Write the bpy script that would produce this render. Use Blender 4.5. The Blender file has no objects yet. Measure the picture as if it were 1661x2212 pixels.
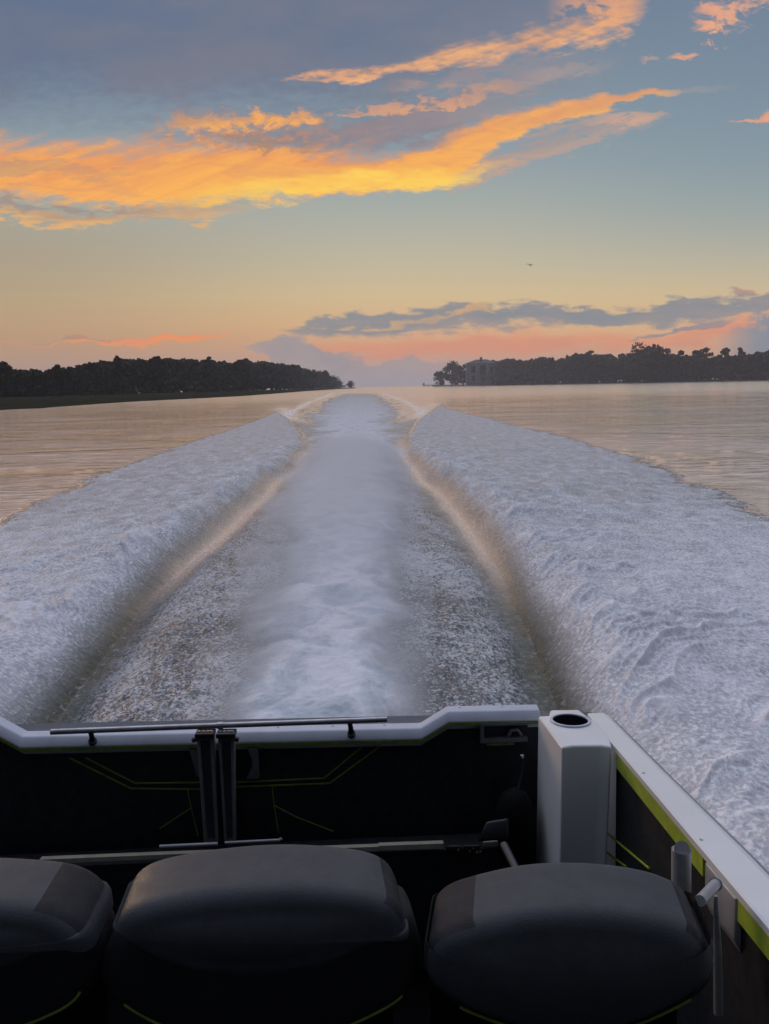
import bpy, bmesh, math, random
import numpy as np
from mathutils import Vector, Matrix
random.seed(7); rng = np.random.default_rng(11)
sc = bpy.context.scene

# ------------------------------------------------------------------ camera
F = 1736.0; CXP, CYP = 830.5, 1106.0          # focal length / centre in 1661x2212 photo pixels
CAMH = 1.95
camM = (Matrix.Rotation(math.radians(-1.3), 4, 'Z') @ Matrix.Rotation(math.radians(90 - 8.9), 4, 'X')
        @ Matrix.Rotation(math.radians(-1.17), 4, 'Z'))
cd = bpy.data.cameras.new('camera'); cam = bpy.data.objects.new('camera', cd)
sc.collection.objects.link(cam); sc.camera = cam
cam.matrix_world = Matrix.Translation((0, 0, CAMH)) @ camM
cd.sensor_fit = 'VERTICAL'; cd.sensor_height = 24.0; cd.lens = 24.0 * F / 2212.0
cd.clip_start = 0.05; cd.clip_end = 60000
sc.view_settings.view_transform = 'Standard'; sc.view_settings.look = 'None'
sc.view_settings.exposure = 0.0; sc.view_settings.gamma = 1.0
try: sc.view_settings.use_curve_mapping = False
except Exception: pass
sc.cycles.max_bounces = 6; sc.cycles.diffuse_bounces = 3; sc.cycles.glossy_bounces = 3
sc.cycles.use_denoising = True

def lin(c):
    return tuple(((v/255)/12.92 if v/255 <= 0.04045 else ((v/255+0.055)/1.055)**2.4) for v in c)

# ------------------------------------------------------------------ node expression helper
class NB:
    def __init__(s, tree): s.t = tree; s.n = tree.nodes; s.l = tree.links
    def new(s, typ, **kw):
        n = s.n.new(typ)
        for k, v in kw.items(): setattr(n, k, v)
        return n
    def put(s, sock, v):
        if isinstance(v, X): s.l.new(v.s, sock)
        elif isinstance(v, bpy.types.NodeSocket): s.l.new(v, sock)
        else:
            if sock.type == 'RGBA' and len(v) == 3: v = (*v, 1)
            sock.default_value = v
    def math(s, op, *a, clamp=False):
        n = s.new('ShaderNodeMath', operation=op); n.use_clamp = clamp
        for i, v in enumerate(a): s.put(n.inputs[i], v)
        return X(s, n.outputs[0])
    def vec(s, x, y, z=0.0):
        n = s.new('ShaderNodeCombineXYZ')
        for i, v in enumerate((x, y, z)): s.put(n.inputs[i], v)
        return X(s, n.outputs[0])
    def sep(s, v):
        n = s.new('ShaderNodeSeparateXYZ'); s.put(n.inputs[0], v)
        return [X(s, o) for o in n.outputs]
    def dot(s, v, c):
        n = s.new('ShaderNodeVectorMath', operation='DOT_PRODUCT'); s.put(n.inputs[0], v); n.inputs[1].default_value = c
        return X(s, n.outputs['Value'])
    def noise(s, v, scale=1.0, detail=3.0, rough=0.5, dist=0.0, dims='2D', w=None):
        n = s.new('ShaderNodeTexNoise'); n.noise_dimensions = dims
        s.put(n.inputs['Vector'], v); n.inputs['Scale'].default_value = scale
        n.inputs['Detail'].default_value = detail; n.inputs['Roughness'].default_value = rough
        n.inputs['Distortion'].default_value = dist
        return X(s, n.outputs[0])
    def voro(s, v, scale, feature='F1'):
        n = s.new('ShaderNodeTexVoronoi'); n.feature = feature
        s.put(n.inputs['Vector'], v); n.inputs['Scale'].default_value = scale
        return X(s, n.outputs['Distance'])
    def ss(s, x, a, b):
        n = s.new('ShaderNodeMapRange', interpolation_type='SMOOTHSTEP')
        s.put(n.inputs['Value'], x); s.put(n.inputs['From Min'], a); s.put(n.inputs['From Max'], b)
        return X(s, n.outputs['Result'])
    def mix(s, f, a, b):
        n = s.new('ShaderNodeMix', data_type='RGBA'); n.clamp_factor = True
        s.put(n.inputs[0], f); s.put(n.inputs[6], a); s.put(n.inputs[7], b)
        return X(s, n.outputs[2])
    def ramp(s, f, stops, interp='LINEAR'):
        n = s.new('ShaderNodeValToRGB'); cr = n.color_ramp; cr.interpolation = interp
        s.put(n.inputs[0], f)
        while len(cr.elements) < len(stops): cr.elements.new(0.5)
        for e, (p, c) in zip(cr.elements, sorted(stops, key=lambda q: q[0])): e.position = p; e.color = (*c, 1)
        return X(s, n.outputs[0])
    def attr(s, name):
        n = s.new('ShaderNodeAttribute'); n.attribute_name = name
        return X(s, n.outputs['Fac'])
class X:
    def __init__(s, nb, sock): s.nb = nb; s.s = sock
    def __add__(s, o): return s.nb.math('ADD', s, o)
    __radd__ = __add__
    def __sub__(s, o): return s.nb.math('SUBTRACT', s, o)
    def __rsub__(s, o): return s.nb.math('SUBTRACT', o, s)
    def __mul__(s, o): return s.nb.math('MULTIPLY', s, o)
    __rmul__ = __mul__
    def __truediv__(s, o): return s.nb.math('DIVIDE', s, o)
    def max(s, o): return s.nb.math('MAXIMUM', s, o)
    def min(s, o): return s.nb.math('MINIMUM', s, o)
    def abs(s): return s.nb.math('ABSOLUTE', s)
    def clamp(s): return s.nb.math('ADD', s, 0.0, clamp=True)

# ------------------------------------------------------------------ sky (light and clouds by direction at infinity)
SUN_EL, SUN_AZ = math.radians(3.0), math.radians(-40)      # azimuth from +Y, negative = to the left
world = bpy.data.worlds.new('World'); sc.world = world; world.use_nodes = True
wt = world.node_tree; wt.nodes.clear(); nb = NB(wt)
tc = nb.new('ShaderNodeTexCoord'); D = X(nb, tc.outputs['Generated'])
ax = [tuple(camM.to_3x3().col[i]) for i in range(3)]
DX, DY = nb.dot(D, ax[0]), nb.dot(D, ax[1]); DZ = nb.dot(D, tuple(-c for c in ax[2]))
DZc = DZ.max(0.12)
PXn = DX / DZc * F + CXP
PYn = CYP - DY / DZc * F
el = nb.sep(D)[2]
U = (PXn + 400.0) / 2461.0
PV = nb.vec(PXn / 1000.0, PYn / 1000.0)
warp = nb.noise(nb.vec(PXn/1000.0*2.2, PYn/1000.0*5.5), 1.0, 4, .55)
warp2 = nb.noise(nb.vec(PXn/1000.0*9+3, PYn/1000.0*26+7), 1.0, 4, .6)
fine = nb.noise(nb.vec(PXn/1000.0*24+1, PYn/1000.0*60+5), 1.0, 3, .6)
base = nb.ramp((PYn + 1200.0) / 2200.0, [((y+1200)/2200, lin(c)) for y, c in [
    (-1200, (176,184,214)), (-500, (150,158,190)), (-80, (108,122,148)), (100, (120,136,154)), (250, (134,150,162)), (350, (147,160,166)),
    (430, (163,171,166)), (500, (179,178,164)), (570, (194,184,158)), (640, (211,187,146)), (700, (219,178,134)),
    (745, (214,164,128)), (785, (198,158,142)), (815, (172,154,150)), (1000, (150,130,130))]])
# left flank: duller, browner
base = nb.mix(nb.ss(PXn, 900.0, -100.0) * 0.55 * nb.ss(PYn, 350.0, 560.0), base, lin((150,132,112)))
base = nb.mix(nb.ss(PXn, 950.0, 1661.0) * 0.28 * nb.ss(PYn, 700.0, 400.0), base, lin((112,140,158)))
col = base
def nrm(n): return ((n - .5) * 3.2 + .5).clamp()
warp, warp2, fine = nrm(warp), nrm(warp2), nrm(fine)
PYw = PYn + (warp - .5) * 30.0 + (nrm(nb.noise(nb.vec(PXn/1000.0*12+4, PYn/1000.0*30), 1.0, 4, .6)) - .5) * 11.0
def band(col, knots, cA, cB, soft=.5, amp=.5, nz=warp2, amp2=.35, cmix=None, tex=None):
    """knots: (px, top, bottom, alpha); cA at the top edge, cB at the bottom"""
    st = [((min(max(x, -400), 2061)+400)/2461, ((t+b)/2/2000+.3, (b-t)/2/400, a)) for x, t, b, a in knots]
    n = nb.ramp(U, st); s3 = nb.new('ShaderNodeSeparateColor'); nb.put(s3.inputs[0], n)
    yc = (X(nb, s3.outputs[0]) - .3) * 2000.0; hw = X(nb, s3.outputs[1]) * 440.0; al = X(nb, s3.outputs[2])
    t = (PYw - yc) / hw.max(2.0)
    d = 1.0 - t.abs()
    d = d + (nz - .5) * (2 * amp) + (fine - .5) * (2 * amp2)
    sf = (soft[0] + nb.ss(t, -.5, .5) * (soft[1]-soft[0])) if isinstance(soft, tuple) else soft
    m = nb.ss(d, 0.0, sf) * al
    f = (t * .5 + .5 + (nz - .5) * .9).clamp() if cmix is None else cmix
    c = nb.mix(f, lin(cA), lin(cB))
    if tex: c = nb.mix(nb.ss(nrm(nb.noise(nb.vec((PXn + PYn*.8)/1000.0*5+tex[2], (PYn - PXn*.10)/1000.0*30), 1.0, 6, .68, .3)), .45, .95) * tex[1], c, lin(tex[0]))
    return nb.mix(m, col, c)
streak = nrm(nb.noise(nb.vec((PXn + PYn*.8)/1000.0*3.5, (PYn + PXn*.30)/1000.0*20), 1.0, 6, .66, .2))
streakB = nrm(nb.noise(nb.vec((PXn)/1000.0*3.4+9, (PYn)/1000.0*24+2), 1.0, 6, .66, .2))
puff = nrm(nb.noise(nb.vec(PXn/1000.0*16, PYn/1000.0*26), 1.0, 6, .7, .5))
# grey-violet veil over the upper left
col = band(col, [(-400,-700,330,1), (0,-700,320,.95), (400,-700,330,.95), (700,-700,345,.9), (900,-700,310,.8), (1050,-700,190,.75),
                 (1250,-700,110,.5), (1400,-700,60,.15), (1500,-700,40,0)], (92,111,141), (117,121,137), .5, .12, warp, .05)
col = nb.mix(nb.ss(PXn, 450.0, -150.0) * nb.ss(PYn, 330.0, 40.0) * .6, col, lin((88,108,140)))
# grey inside the main bank
col = band(col, [(560,255,330,.0), (640,260,370,.8), (800,235,375,.85), (950,200,350,.8), (1060,170,290,.5), (1250,120,230,.15), (1400,90,170,0)],
           (130,128,140), (158,140,140), .6, .5, streak, .2)
col = band(col, [(880,160,250,0), (980,140,215,.5), (1150,100,175,.35), (1300,90,140,.1), (1400,80,120,0)], (168,142,140), (150,140,148), .6, .6, streak, .3)
# pale lower fringe
col = band(col, [(-400,425,480,.8), (0,425,476,.9), (180,440,486,1), (300,430,472,.9), (440,415,470,.7), (560,425,450,0)], (176,148,128), (226,176,116), .5, .7, streakB, .3)
col = band(col, [(900,370,400,0), (1020,335,400,.8), (1120,308,355,.75), (1230,285,335,.6), (1330,262,305,.5), (1440,235,270,.0)], (166,148,146), (196,160,140), .6, .5, streak, .3)
col = band(col, [(820,180,200,0), (900,172,205,.5), (1000,168,200,.55), (1100,180,215,.4), (1180,190,215,0)], (176,150,140), (210,160,128), .9, .6, streak, .5)
col = band(col, [(1100,150,190,0), (1180,140,178,.45), (1260,130,168,.4), (1340,125,150,0)], (160,150,150), (186,160,148), .9, .6, streak, .5)
col = band(col, [(1380,190,205,0), (1440,180,200,.4), (1520,174,192,.25), (1600,176,186,0)], (170,158,152), (196,166,148), .9, .5, streak, .4)
# main orange bank
mb = [(-400,262,440,1), (0,274,438,1), (150,277,436,1), (350,282,434,1), (450,292,433,1), (560,312,432,1), (700,322,428,1), (800,330,424,1), (880,330,410,1),
      (960,300,398,1), (1010,276,366,.95), (1100,248,312,.95), (1200,232,282,.85), (1300,208,246,.8), (1420,182,205,.7), (1480,176,190,0)]
col = band(col, mb, (236,154,94), (252,180,90), (.75, .42), .12, streak, .09, tex=((216,150,108), .34, 3.0))
# bright yellow lower rim
col = band(col, [(330,395,440,0), (460,388,438,.5), (620,376,434,.9), (750,362,430,1), (880,345,412,1), (960,350,400,.9), (1060,332,375,.5), (1130,320,350,0)],
           (253,188,88), (255,212,94), (1.4,.7), .25, streakB, .12)
# greyish wisps inside the bank on the left
col = band(col, [(-400,345,400,.9), (0,345,395,.5), (120,335,372,.35), (260,350,380,.25), (330,350,370,0)], (160,138,126), (176,146,122), .8, .9, streakB, .5)
col = band(col, [(-400,425,455,.8), (60,428,462,.9), (200,428,462,.9), (320,432,452,.4), (380,430,446,0)], (150,145,142), (160,150,142), .8, .6, streakB, .4)
col = band(col, [(420,280,320,0), (480,285,325,.7), (560,292,340,.8), (640,298,345,.6), (720,310,340,0)], (150,128,122), (170,134,110), .8, .8, puff, .5)
# lumpy cap
col = band(col, [(300,250,330,0), (360,240,330,.6), (480,240,320,.6), (620,240,315,.5), (740,255,330,.35), (860,270,330,0)], (168,132,124), (216,150,108), 1.1, .5, puff, .4)
col = band(col, [(330,240,285,0), (380,222,290,.55), (450,232,292,.85), (560,225,290,1), (640,228,285,.95), (690,245,278,.8), (705,255,270,0)], (196,146,118), (250,176,92), (1.0,.8), .42, puff, .3)
col = band(col, [(320,215,262,0), (400,215,270,.45), (500,222,255,.3), (560,225,240,0)], (150,128,130), (176,136,118), .9, .6, puff, .3)
col = band(col, [(690,240,252,.0), (730,232,250,.7), (860,226,256,.8), (950,214,256,.85), (1030,206,238,.6), (1090,200,222,0)], (196,148,130), (224,164,124), .7, .7, puff, .5)
# upper streak
col = band(col, [(600,162,168,0), (640,156,170,.9), (760,147,168,1), (860,136,164,1), (930,112,160,1), (1000,84,154,1), (1100,72,128,1), (1200,44,108,1),
                 (1290,0,98,1), (1350,-60,82,.95), (1385,-60,50,.6), (1420,-60,0,0)], (212,156,122), (244,180,126), (1.3, .9), .26, streak, .18, tex=((200,152,124), .55, 8.0))
col = band(col, [(1180,-40,60,0), (1240,-60,30,.6), (1330,-60,50,.8), (1390,20,60,0)], (214,156,128), (238,170,120), .7, .4, puff, .3)
# small pieces right
col = band(col, [(1250,270,285,0), (1300,256,290,.6), (1370,248,280,.75), (1425,245,262,.5), (1450,248,258,0)], (190,158,146), (220,170,140), .8, .8, streak, .3)
col = band(col, [(1490,20,60,0), (1515,8,76,.9), (1550,10,84,.95), (1590,-10,50,.8), (1640,-40,30,.6), (2061,-60,20,.3)], (204,152,136), (236,170,134), 1.3, .9, puff, .5)
col = band(col, [(1440,118,124,0), (1460,108,122,.9), (1500,104,117,.9), (1515,106,112,0)], (210,158,140), (232,165,128), .9, .5, puff, .2)
col = band(col, [(1385,120,128,0), (1395,116,130,.7), (1415,114,126,.7), (1422,118,124,0)], (190,158,150), (210,165,140), .9, .5, puff, .2)
col = band(col, [(1570,262,270,0), (1600,262,278,.9), (1640,252,275,.9), (1661,244,268,.8), (2061,220,235,0)], (220,156,132), (240,166,128), .8, .5, puff, .2)
# low clouds: pink glow then grey layers
col = band(col, [(560,740,775,0), (640,722,790,.6), (800,722,792,.75), (1200,718,785,.8), (1450,700,765,.8), (1620,655,745,.85), (1700,640,720,0)], (226,146,112), (214,140,118), .9, .2, streakB, .1)
col = band(col, [(-400,738,752,.2), (80,738,744,.3), (180,733,750,.95), (300,726,746,1), (400,724,738,1), (480,720,728,.8), (510,718,724,0)], (228,146,108), (236,148,96), .7, .4, streakB, .2)
col = band(col, [(60,734,742,.0), (120,733,742,.6), (230,732,738,.4), (280,730,734,0)], (150,128,118), (150,128,118), .8, .4, streakB, .2)
lo = [(600,698,702,0), (640,686,712,.85), (690,668,726,.95), (850,661,730,1), (1000,657,722,1), (1030,672,724,1), (1200,666,720,1), (1400,658,706,1), (1500,648,694,1),
      (1600,638,678,1), (1661,634,680,1), (2061,600,720,1)]
col = band(col, lo, (136,140,146), (158,146,144), (.45,.65), .20, streakB, .14)
col = band(col, [(640,693,704,0), (690,688,704,.6), (800,694,706,.75), (930,684,700,.4), (1000,676,692,.8), (1040,668,690,.6), (1100,695,705,.5), (1200,700,706,0)], (220,176,120), (210,166,118), .8, .7, streakB, .4)
col = band(col, [(1350,735,742,0), (1380,718,735,.8), (1460,700,722,.9), (1560,684,700,.8), (1600,676,690,0)], (138,138,146), (146,138,144), .6, .3, streakB, .2)
col = band(col, [(1540,735,760,0), (1600,700,800,.7), (1640,655,820,1), (2061,600,830,1)], (134,141,153), (144,143,151), .6, .20, puff, .12)
col = band(col, [(1570,624,632,0), (1590,622,636,.8), (1630,624,636,.8), (1645,630,636,0)], (190,140,124), (150,136,142), .8, .4, puff, .2)
# cumulus tower and low haze bank
col = band(col, [(520,740,746,0), (545,732,748,.8), (575,729,760,.9), (600,712,850,.95), (625,708,850,1), (660,728,850,1), (700,748,850,1), (760,770,850,1), (800,785,850,.9),
                 (850,772,850,.85), (900,778,850,.8), (980,786,850,.5), (1100,790,850,0)], (158,148,152), (170,154,152), .38, .16, puff, .10)
# unseen sky: zenith brightened, sides and rear darkened to shape the light
colz = nb.mix(nb.ss(el, .40, .66), col, (1.12, 1.15, 1.38))
back = nb.mix(nb.ss(el, .45, 1.0), (.016, .023, .034), (.15, .18, .25))
colz = nb.mix(nb.ss((PXn - 830.0).abs(), 1000.0, 2800.0) * nb.ss(el, .75, .35) * .85, colz, (.085,.095,.13))
fin = nb.mix(nb.ss(DZ, .30, -.05), colz, nb.mix(nb.ss(DZ, .08, -.30), nb.mix(nb.ss(el,.3,.85),(.07,.08,.10),(1.12, 1.15, 1.38)), back))
fin = nb.mix(nb.ss(el, -.02, -.10), fin, (.02,.025,.03))
nish = nb.new('ShaderNodeTexSky', sky_type='NISHITA'); nish.sun_disc = False
nish.sun_elevation = SUN_EL; nish.sun_rotation = SUN_AZ
b1 = nb.new('ShaderNodeBackground'); nb.put(b1.inputs[0], fin); b1.inputs[1].default_value = 1.0
b2 = nb.new('ShaderNodeBackground'); wt.links.new(nish.outputs[0], b2.inputs[0]); b2.inputs[1].default_value = 0.002
ad = nb.new('ShaderNodeAddShader'); wt.links.new(b1.outputs[0], ad.inputs[0]); wt.links.new(b2.outputs[0], ad.inputs[1])
wo = nb.new('ShaderNodeOutputWorld'); wt.links.new(ad.outputs[0], wo.inputs[0])
world.cycles.sampling_method = 'MANUAL'; world.cycles.sample_map_resolution = 512

sd = bpy.data.lights.new('sun', 'SUN'); sun = bpy.data.objects.new('sun', sd); sc.collection.objects.link(sun)
sd.energy = 0.6; sd.angle = math.radians(14); sd.color = (1, .66, .40)
sdir = Vector((math.sin(SUN_AZ)*math.cos(math.radians(9)), math.cos(SUN_AZ)*math.cos(math.radians(9)), math.sin(math.radians(9))))
sun.rotation_euler = sdir.to_track_quat('Z', 'Y').to_euler()

# ------------------------------------------------------------------ materials
def mat(name, color=(.5,.5,.5), rough=.5, metal=0.0, nscale=0, namp=.15, bump=0, bscale=60, sheen=0, coat=0, spec=.5):
    m = bpy.data.materials.new(name); m.use_nodes = True; b = NB(m.node_tree)
    p = m.node_tree.nodes['Principled BSDF']
    p.inputs['Base Color'].default_value = (*color, 1); p.inputs['Roughness'].default_value = rough
    p.inputs['Metallic'].default_value = metal; p.inputs['Specular IOR Level'].default_value = spec
    if coat: p.inputs['Coat Weight'].default_value = coat
    if sheen: p.inputs['Sheen Weight'].default_value = sheen; p.inputs['Sheen Roughness'].default_value = .4
    tcn = b.new('ShaderNodeTexCoord'); O = X(b, tcn.outputs['Object'])
    if nscale:
        n = b.noise(O, nscale, 5, .6, dims='3D')
        k = tuple(c*(1-namp) for c in color); q = tuple(min(1, c*(1+namp)) for c in color)
        b.put(p.inputs['Base Color'], b.mix(b.ss(n, .3, .7), k, q))
        r = b.noise(O, nscale*2.3, 4, .6, dims='3D')
        b.put(p.inputs['Roughness'], (r - .5) * .25 + rough)
    if bump:
        bn = b.new('ShaderNodeBump'); bn.inputs['Distance'].default_value = bump
        b.put(bn.inputs['Height'], b.noise(O, bscale, 3, .6, dims='3D')); m.node_tree.links.new(bn.outputs[0], p.inputs['Normal'])
    return m
M = dict(
 white=mat('gelcoat', (.76,.77,.78), .34, nscale=3, namp=.03),
 rim=mat('rim_moulding', (.54,.58,.68), .35, nscale=14, namp=.06),
 black=mat('black_vinyl', (.020,.022,.027), .5, nscale=30, namp=.3, bump=.0006, bscale=260, spec=.35),
 fabric=mat('charcoal_vinyl', (.037,.043,.053), .58, nscale=18, namp=.12, bump=.0006, bscale=330, spec=.4),
 weave=mat('side_weave', (.014,.015,.019), .7, nscale=30, namp=.3, bump=.0012, bscale=420, spec=.3),
 seatlow=mat('dark_vinyl', (.009,.010,.013), .75, nscale=20, namp=.2, bump=.0005, bscale=260, spec=.3),
 lime=mat('lime_trim', (.38,.50,.05), .5, nscale=30, namp=.12),
 limedark=mat('lime_thread', (.20,.26,.04), .7, nscale=40, namp=.2),
 steel=mat('dull_steel', (.42,.42,.44), .38, .8, nscale=30, namp=.15),
 bright=mat('polished_steel', (.65,.64,.62), .2, 1.0, nscale=40, namp=.1),
 alu=mat('grey_aluminium', (.34,.35,.38), .42, .3, nscale=22, namp=.1),
 plastic=mat('black_plastic', (.012,.013,.016), .4, nscale=40, namp=.2),
 beige=mat('beige_edge', (.42,.40,.32), .4, nscale=30, namp=.1),
 deck=mat('deck_mat', (.004,.004,.005), .95, spec=.05, nscale=12, namp=.3, bump=.002, bscale=150),
 greyplate=mat('grey_plate', (.15,.155,.165), .5, nscale=25, namp=.15),
)

# ------------------------------------------------------------------ object helpers
def tag(o, label=None, cat=None, group=None, kind=None):
    if label: o['label'] = label
    if cat: o['category'] = cat
    if group: o['group'] = group
    if kind: o['kind'] = kind
    return o
def mesh_obj(name, V_, F_, m, parent=None, smooth=False, bevel=0, seg=2):
    me = bpy.data.meshes.new(name); me.from_pydata([tuple(v) for v in V_], [], F_); me.update()
    bm = bmesh.new(); bm.from_mesh(me); bmesh.ops.remove_doubles(bm, verts=bm.verts, dist=1e-6)
    bmesh.ops.recalc_face_normals(bm, faces=bm.faces)
    if bevel:
        ed = [e for e in bm.edges if len(e.link_faces) == 2 and e.calc_face_angle(0) > math.radians(25)]
        bmesh.ops.bevel(bm, geom=ed, offset=bevel, segments=seg, profile=.5, affect='EDGES', clamp_overlap=True)
    bm.to_mesh(me); bm.free()
    if smooth or bevel:
        me.shade_smooth()
        try: me.set_sharp_from_angle(angle=math.radians(50))
        except Exception: pass
    o = bpy.data.objects.new(name, me); sc.collection.objects.link(o)
    if m: me.materials.append(m)
    if parent: o.parent = parent
    return o
def empty(name, loc=(0,0,0)):
    o = bpy.data.objects.new(name, None); sc.collection.objects.link(o); o.location = loc; o.empty_display_size = .2
    return o
class MB:
    def __init__(s): s.v = []; s.f = []
    def add(s, v, f): k = len(s.v); s.v += [Vector(p) for p in v]; s.f += [tuple(i+k for i in q) for q in f]; return s
    def prism(s, pts, off):
        n = len(pts); off = Vector(off)
        return s.add(list(map(Vector, pts)) + [Vector(p)+off for p in pts],
              [tuple(range(n)), tuple(range(2*n-1, n-1, -1))] + [(i, (i+1) % n, n+(i+1) % n, n+i) for i in range(n)])
    def box(s, a, b):
        (x0,y0,z0), (x1,y1,z1) = a, b
        return s.add([(x,y,z) for x in (x0,x1) for y in (y0,y1) for z in (z0,z1)], [(0,1,3,2),(4,6,7,5),(0,4,5,1),(2,3,7,6),(0,2,6,4),(1,5,7,3)])
    def hexa(s, p8):   # 4 bottom, 4 top
        return s.add(p8, [(3,2,1,0),(4,5,6,7),(0,1,5,4),(1,2,6,5),(2,3,7,6),(3,0,4,7)])
    def tube(s, path, r, n=12, cap=True):
        path = [Vector(p) for p in path]; rs = r if isinstance(r, (list, tuple)) else [r]*len(path); rings = []
        up = None
        for i, p in enumerate(path):
            t = (path[min(i+1, len(path)-1)] - path[max(i-1, 0)]).normalized()
            if up is None: up = t.orthogonal().normalized()
            up = (up - t*up.dot(t)).normalized(); b = t.cross(up)
            rings.append([p + (up*math.cos(2*math.pi*k/n) + b*math.sin(2*math.pi*k/n))*rs[i] for k in range(n)])
        V_ = [v for r_ in rings for v in r_]
        F_ = [(i*n+k, i*n+(k+1) % n, (i+1)*n+(k+1) % n, (i+1)*n+k) for i in range(len(path)-1) for k in range(n)]
        if cap: F_ += [tuple(range(n-1, -1, -1)), tuple(range((len(path)-1)*n, len(path)*n))]
        return s.add(V_, F_)
    def build(s, name, m, parent=None, off=(0,0,0), **kw):
        off = Vector(off); return mesh_obj(name, [v-off for v in s.v], s.f, m, parent, **kw)

def wray(px, py): return camM.to_3x3() @ Vector(((px-CXP)/F, -(py-CYP)/F, -1))
def at(px, d, z=0.0):
    """world point on height z at forward distance d in the direction of photo column px"""
    r = wray(px, 834); return Vector((r.x/r.y*d, d, z))

# ------------------------------------------------------------------ numpy noise
P = rng.permutation(512); P = np.concatenate([P, P]).astype(np.int64)
G = rng.normal(size=(512, 2)); G /= np.linalg.norm(G, axis=1)[:, None]
def perlin(x, y):
    xi = np.floor(x).astype(np.int64); yi = np.floor(y).astype(np.int64); xf = x-xi; yf = y-yi
    u = xf*xf*xf*(xf*(xf*6-15)+10); v = yf*yf*yf*(yf*(yf*6-15)+10)
    def g(a, b, dx, dy):
        h = P[(P[a & 511] + b) & 511] & 511
        return G[h, 0]*dx + G[h, 1]*dy
    a = g(xi, yi, xf, yf); b = g(xi+1, yi, xf-1, yf); c = g(xi, yi+1, xf, yf-1); d = g(xi+1, yi+1, xf-1, yf-1)
    return (a*(1-u)+b*u)*(1-v) + (c*(1-u)+d*u)*v
def fbm(x, y, o=4, gain=.5):
    s = 0; a = 1
    for i in range(o): s = s + a*perlin(x+17.3*i, y-9.1*i); x = x*2.03; y = y*2.03; a *= gain
    return s
def sstep(x, a, b):
    t = np.clip((x-a)/(b-a), 0, 1); return t*t*(3-2*t)

# ------------------------------------------------------------------ water with the wake
ys = [2.2]
while ys[-1] < 330: ys.append(ys[-1] + max(.016, ys[-1]**2/1568*.85))
while ys[-1] < 9000: ys.append(ys[-1]*1.12)
ys = np.array(ys)
inner = np.linspace(-.62, .62, 941)
outer = .62 + np.cumsum(np.geomspace(.004, .5, 26))
tx = np.concatenate([-outer[::-1], inner, outer])
yb_ = np.array([-60., -30, -15, -6, -2, 0, 1.2])
wid = np.concatenate([np.maximum(8 + .0*yb_, 8), np.maximum(ys, 2.2) + 1.6*np.exp(-ys/6)])
yy = np.concatenate([yb_, ys])
GX = tx[None, :]*wid[:, None]*1.0; GY = np.repeat(yy[:, None], len(tx), 1)
nr, ncq = GX.shape
xx = GX.ravel(); yv = GY.ravel()
def cur(y, k): k = np.array(k); return np.interp(y, k[:, 0], k[:, 1])
lnz = np.maximum(yv, 1)
wig = fbm(xx*.0+3.3, yv*.35, 2)*.10*np.clip(yv/10, .3, 2)
TL = cur(yv, [(0,-1.75),(3,-1.9),(4.5,-2.03),(6,-2.14),(8,-2.21),(12.6,-2.14),(21,-1.85),(27,-1.8),(33.6,-2.56),(48,-4.4),(75,-8.4),(120,-12)]) + wig
TR = cur(yv, [(0,.95),(3,1.05),(4.6,1.17),(6.3,1.33),(9,1.52),(14.8,1.46),(21.8,1.15),(27,1.2),(31,1.55),(48,3.4),(85,8.2),(130,12)]) + wig*.8
OL = cur(yv, [(0,-3.4),(3,-4.0),(6,-4.9),(9,-5.4),(12.8,-5.85),(20,-6.5),(32,-6.7),(61,-6.7),(75,-8.6)])
OR = cur(yv, [(0,2.7),(3,3.4),(6,4.6),(9,5.5),(11.6,5.96),(18,6.9),(28,7.4),(50,7.1),(71,6.8),(85,8.3)])
JL = cur(yv, [(0,-.9),(3,-.85),(4.7,-.92),(7,-.98),(9.3,-1.06),(15,-1.3),(25,-1.65),(60,-3.9),(105,-5.0),(200,-6.2),(330,-8)])
JR = cur(yv, [(0,.0),(3,.08),(4.6,.17),(7,.24),(9.2,.32),(15,.62),(25,1.05),(60,2.5),(105,3.1),(200,3.0),(330,3)])
JC = (JL+JR)/2; JH = (JR-JL)/2
sL = TL - xx; sR = xx - TR                     # outward distance from each trough
left = xx < JC
s = np.where(left, sL, sR)
wout = np.where(left, np.maximum(TL-OL, .15), np.maximum(OR-TR, .15))
q = s/wout                                     # 0 at the trough, 1 at the foam's outer edge
edge_n = fbm(xx*1.1, yv*.55, 4)*.07 + fbm(xx*.3+5, yv*.12, 2)*.05
far_lim = np.where(left, 73., 84.)
endf = 1 - sstep(yv, far_lim-14, far_lim)
Fout = sstep(s, -.02, .30) * (1-sstep(q+edge_n, .86, 1.07))
Fout = np.where(yv > far_lim, 0, Fout)
jn = fbm(xx*1.2, yv*.9, 4)
jq = np.abs(xx-JC)/np.maximum(JH, .1)
jsoft = np.clip(.55/np.maximum(JH, .3), .15, .6)
jn2 = fbm(xx*.45+8, yv*.3, 4)
Fjet = 1-sstep(jq + jn*.38 + jn2*.35, .45, 1.45)
Fjet *= (1-sstep(yv, 110, 300))
inside = (s < 0)
Ftr = np.exp(-((s+.04+.05*fbm(xx*1.5, yv*.9, 3))/(.16+.09*np.clip((yv-4)/7, 0, 2)))**2) * (1-sstep(yv, 24, 36))            # smooth trough face
Fin = np.where(inside, 1-sstep(yv, 34, 52), 0) * (1-Fjet)
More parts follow.
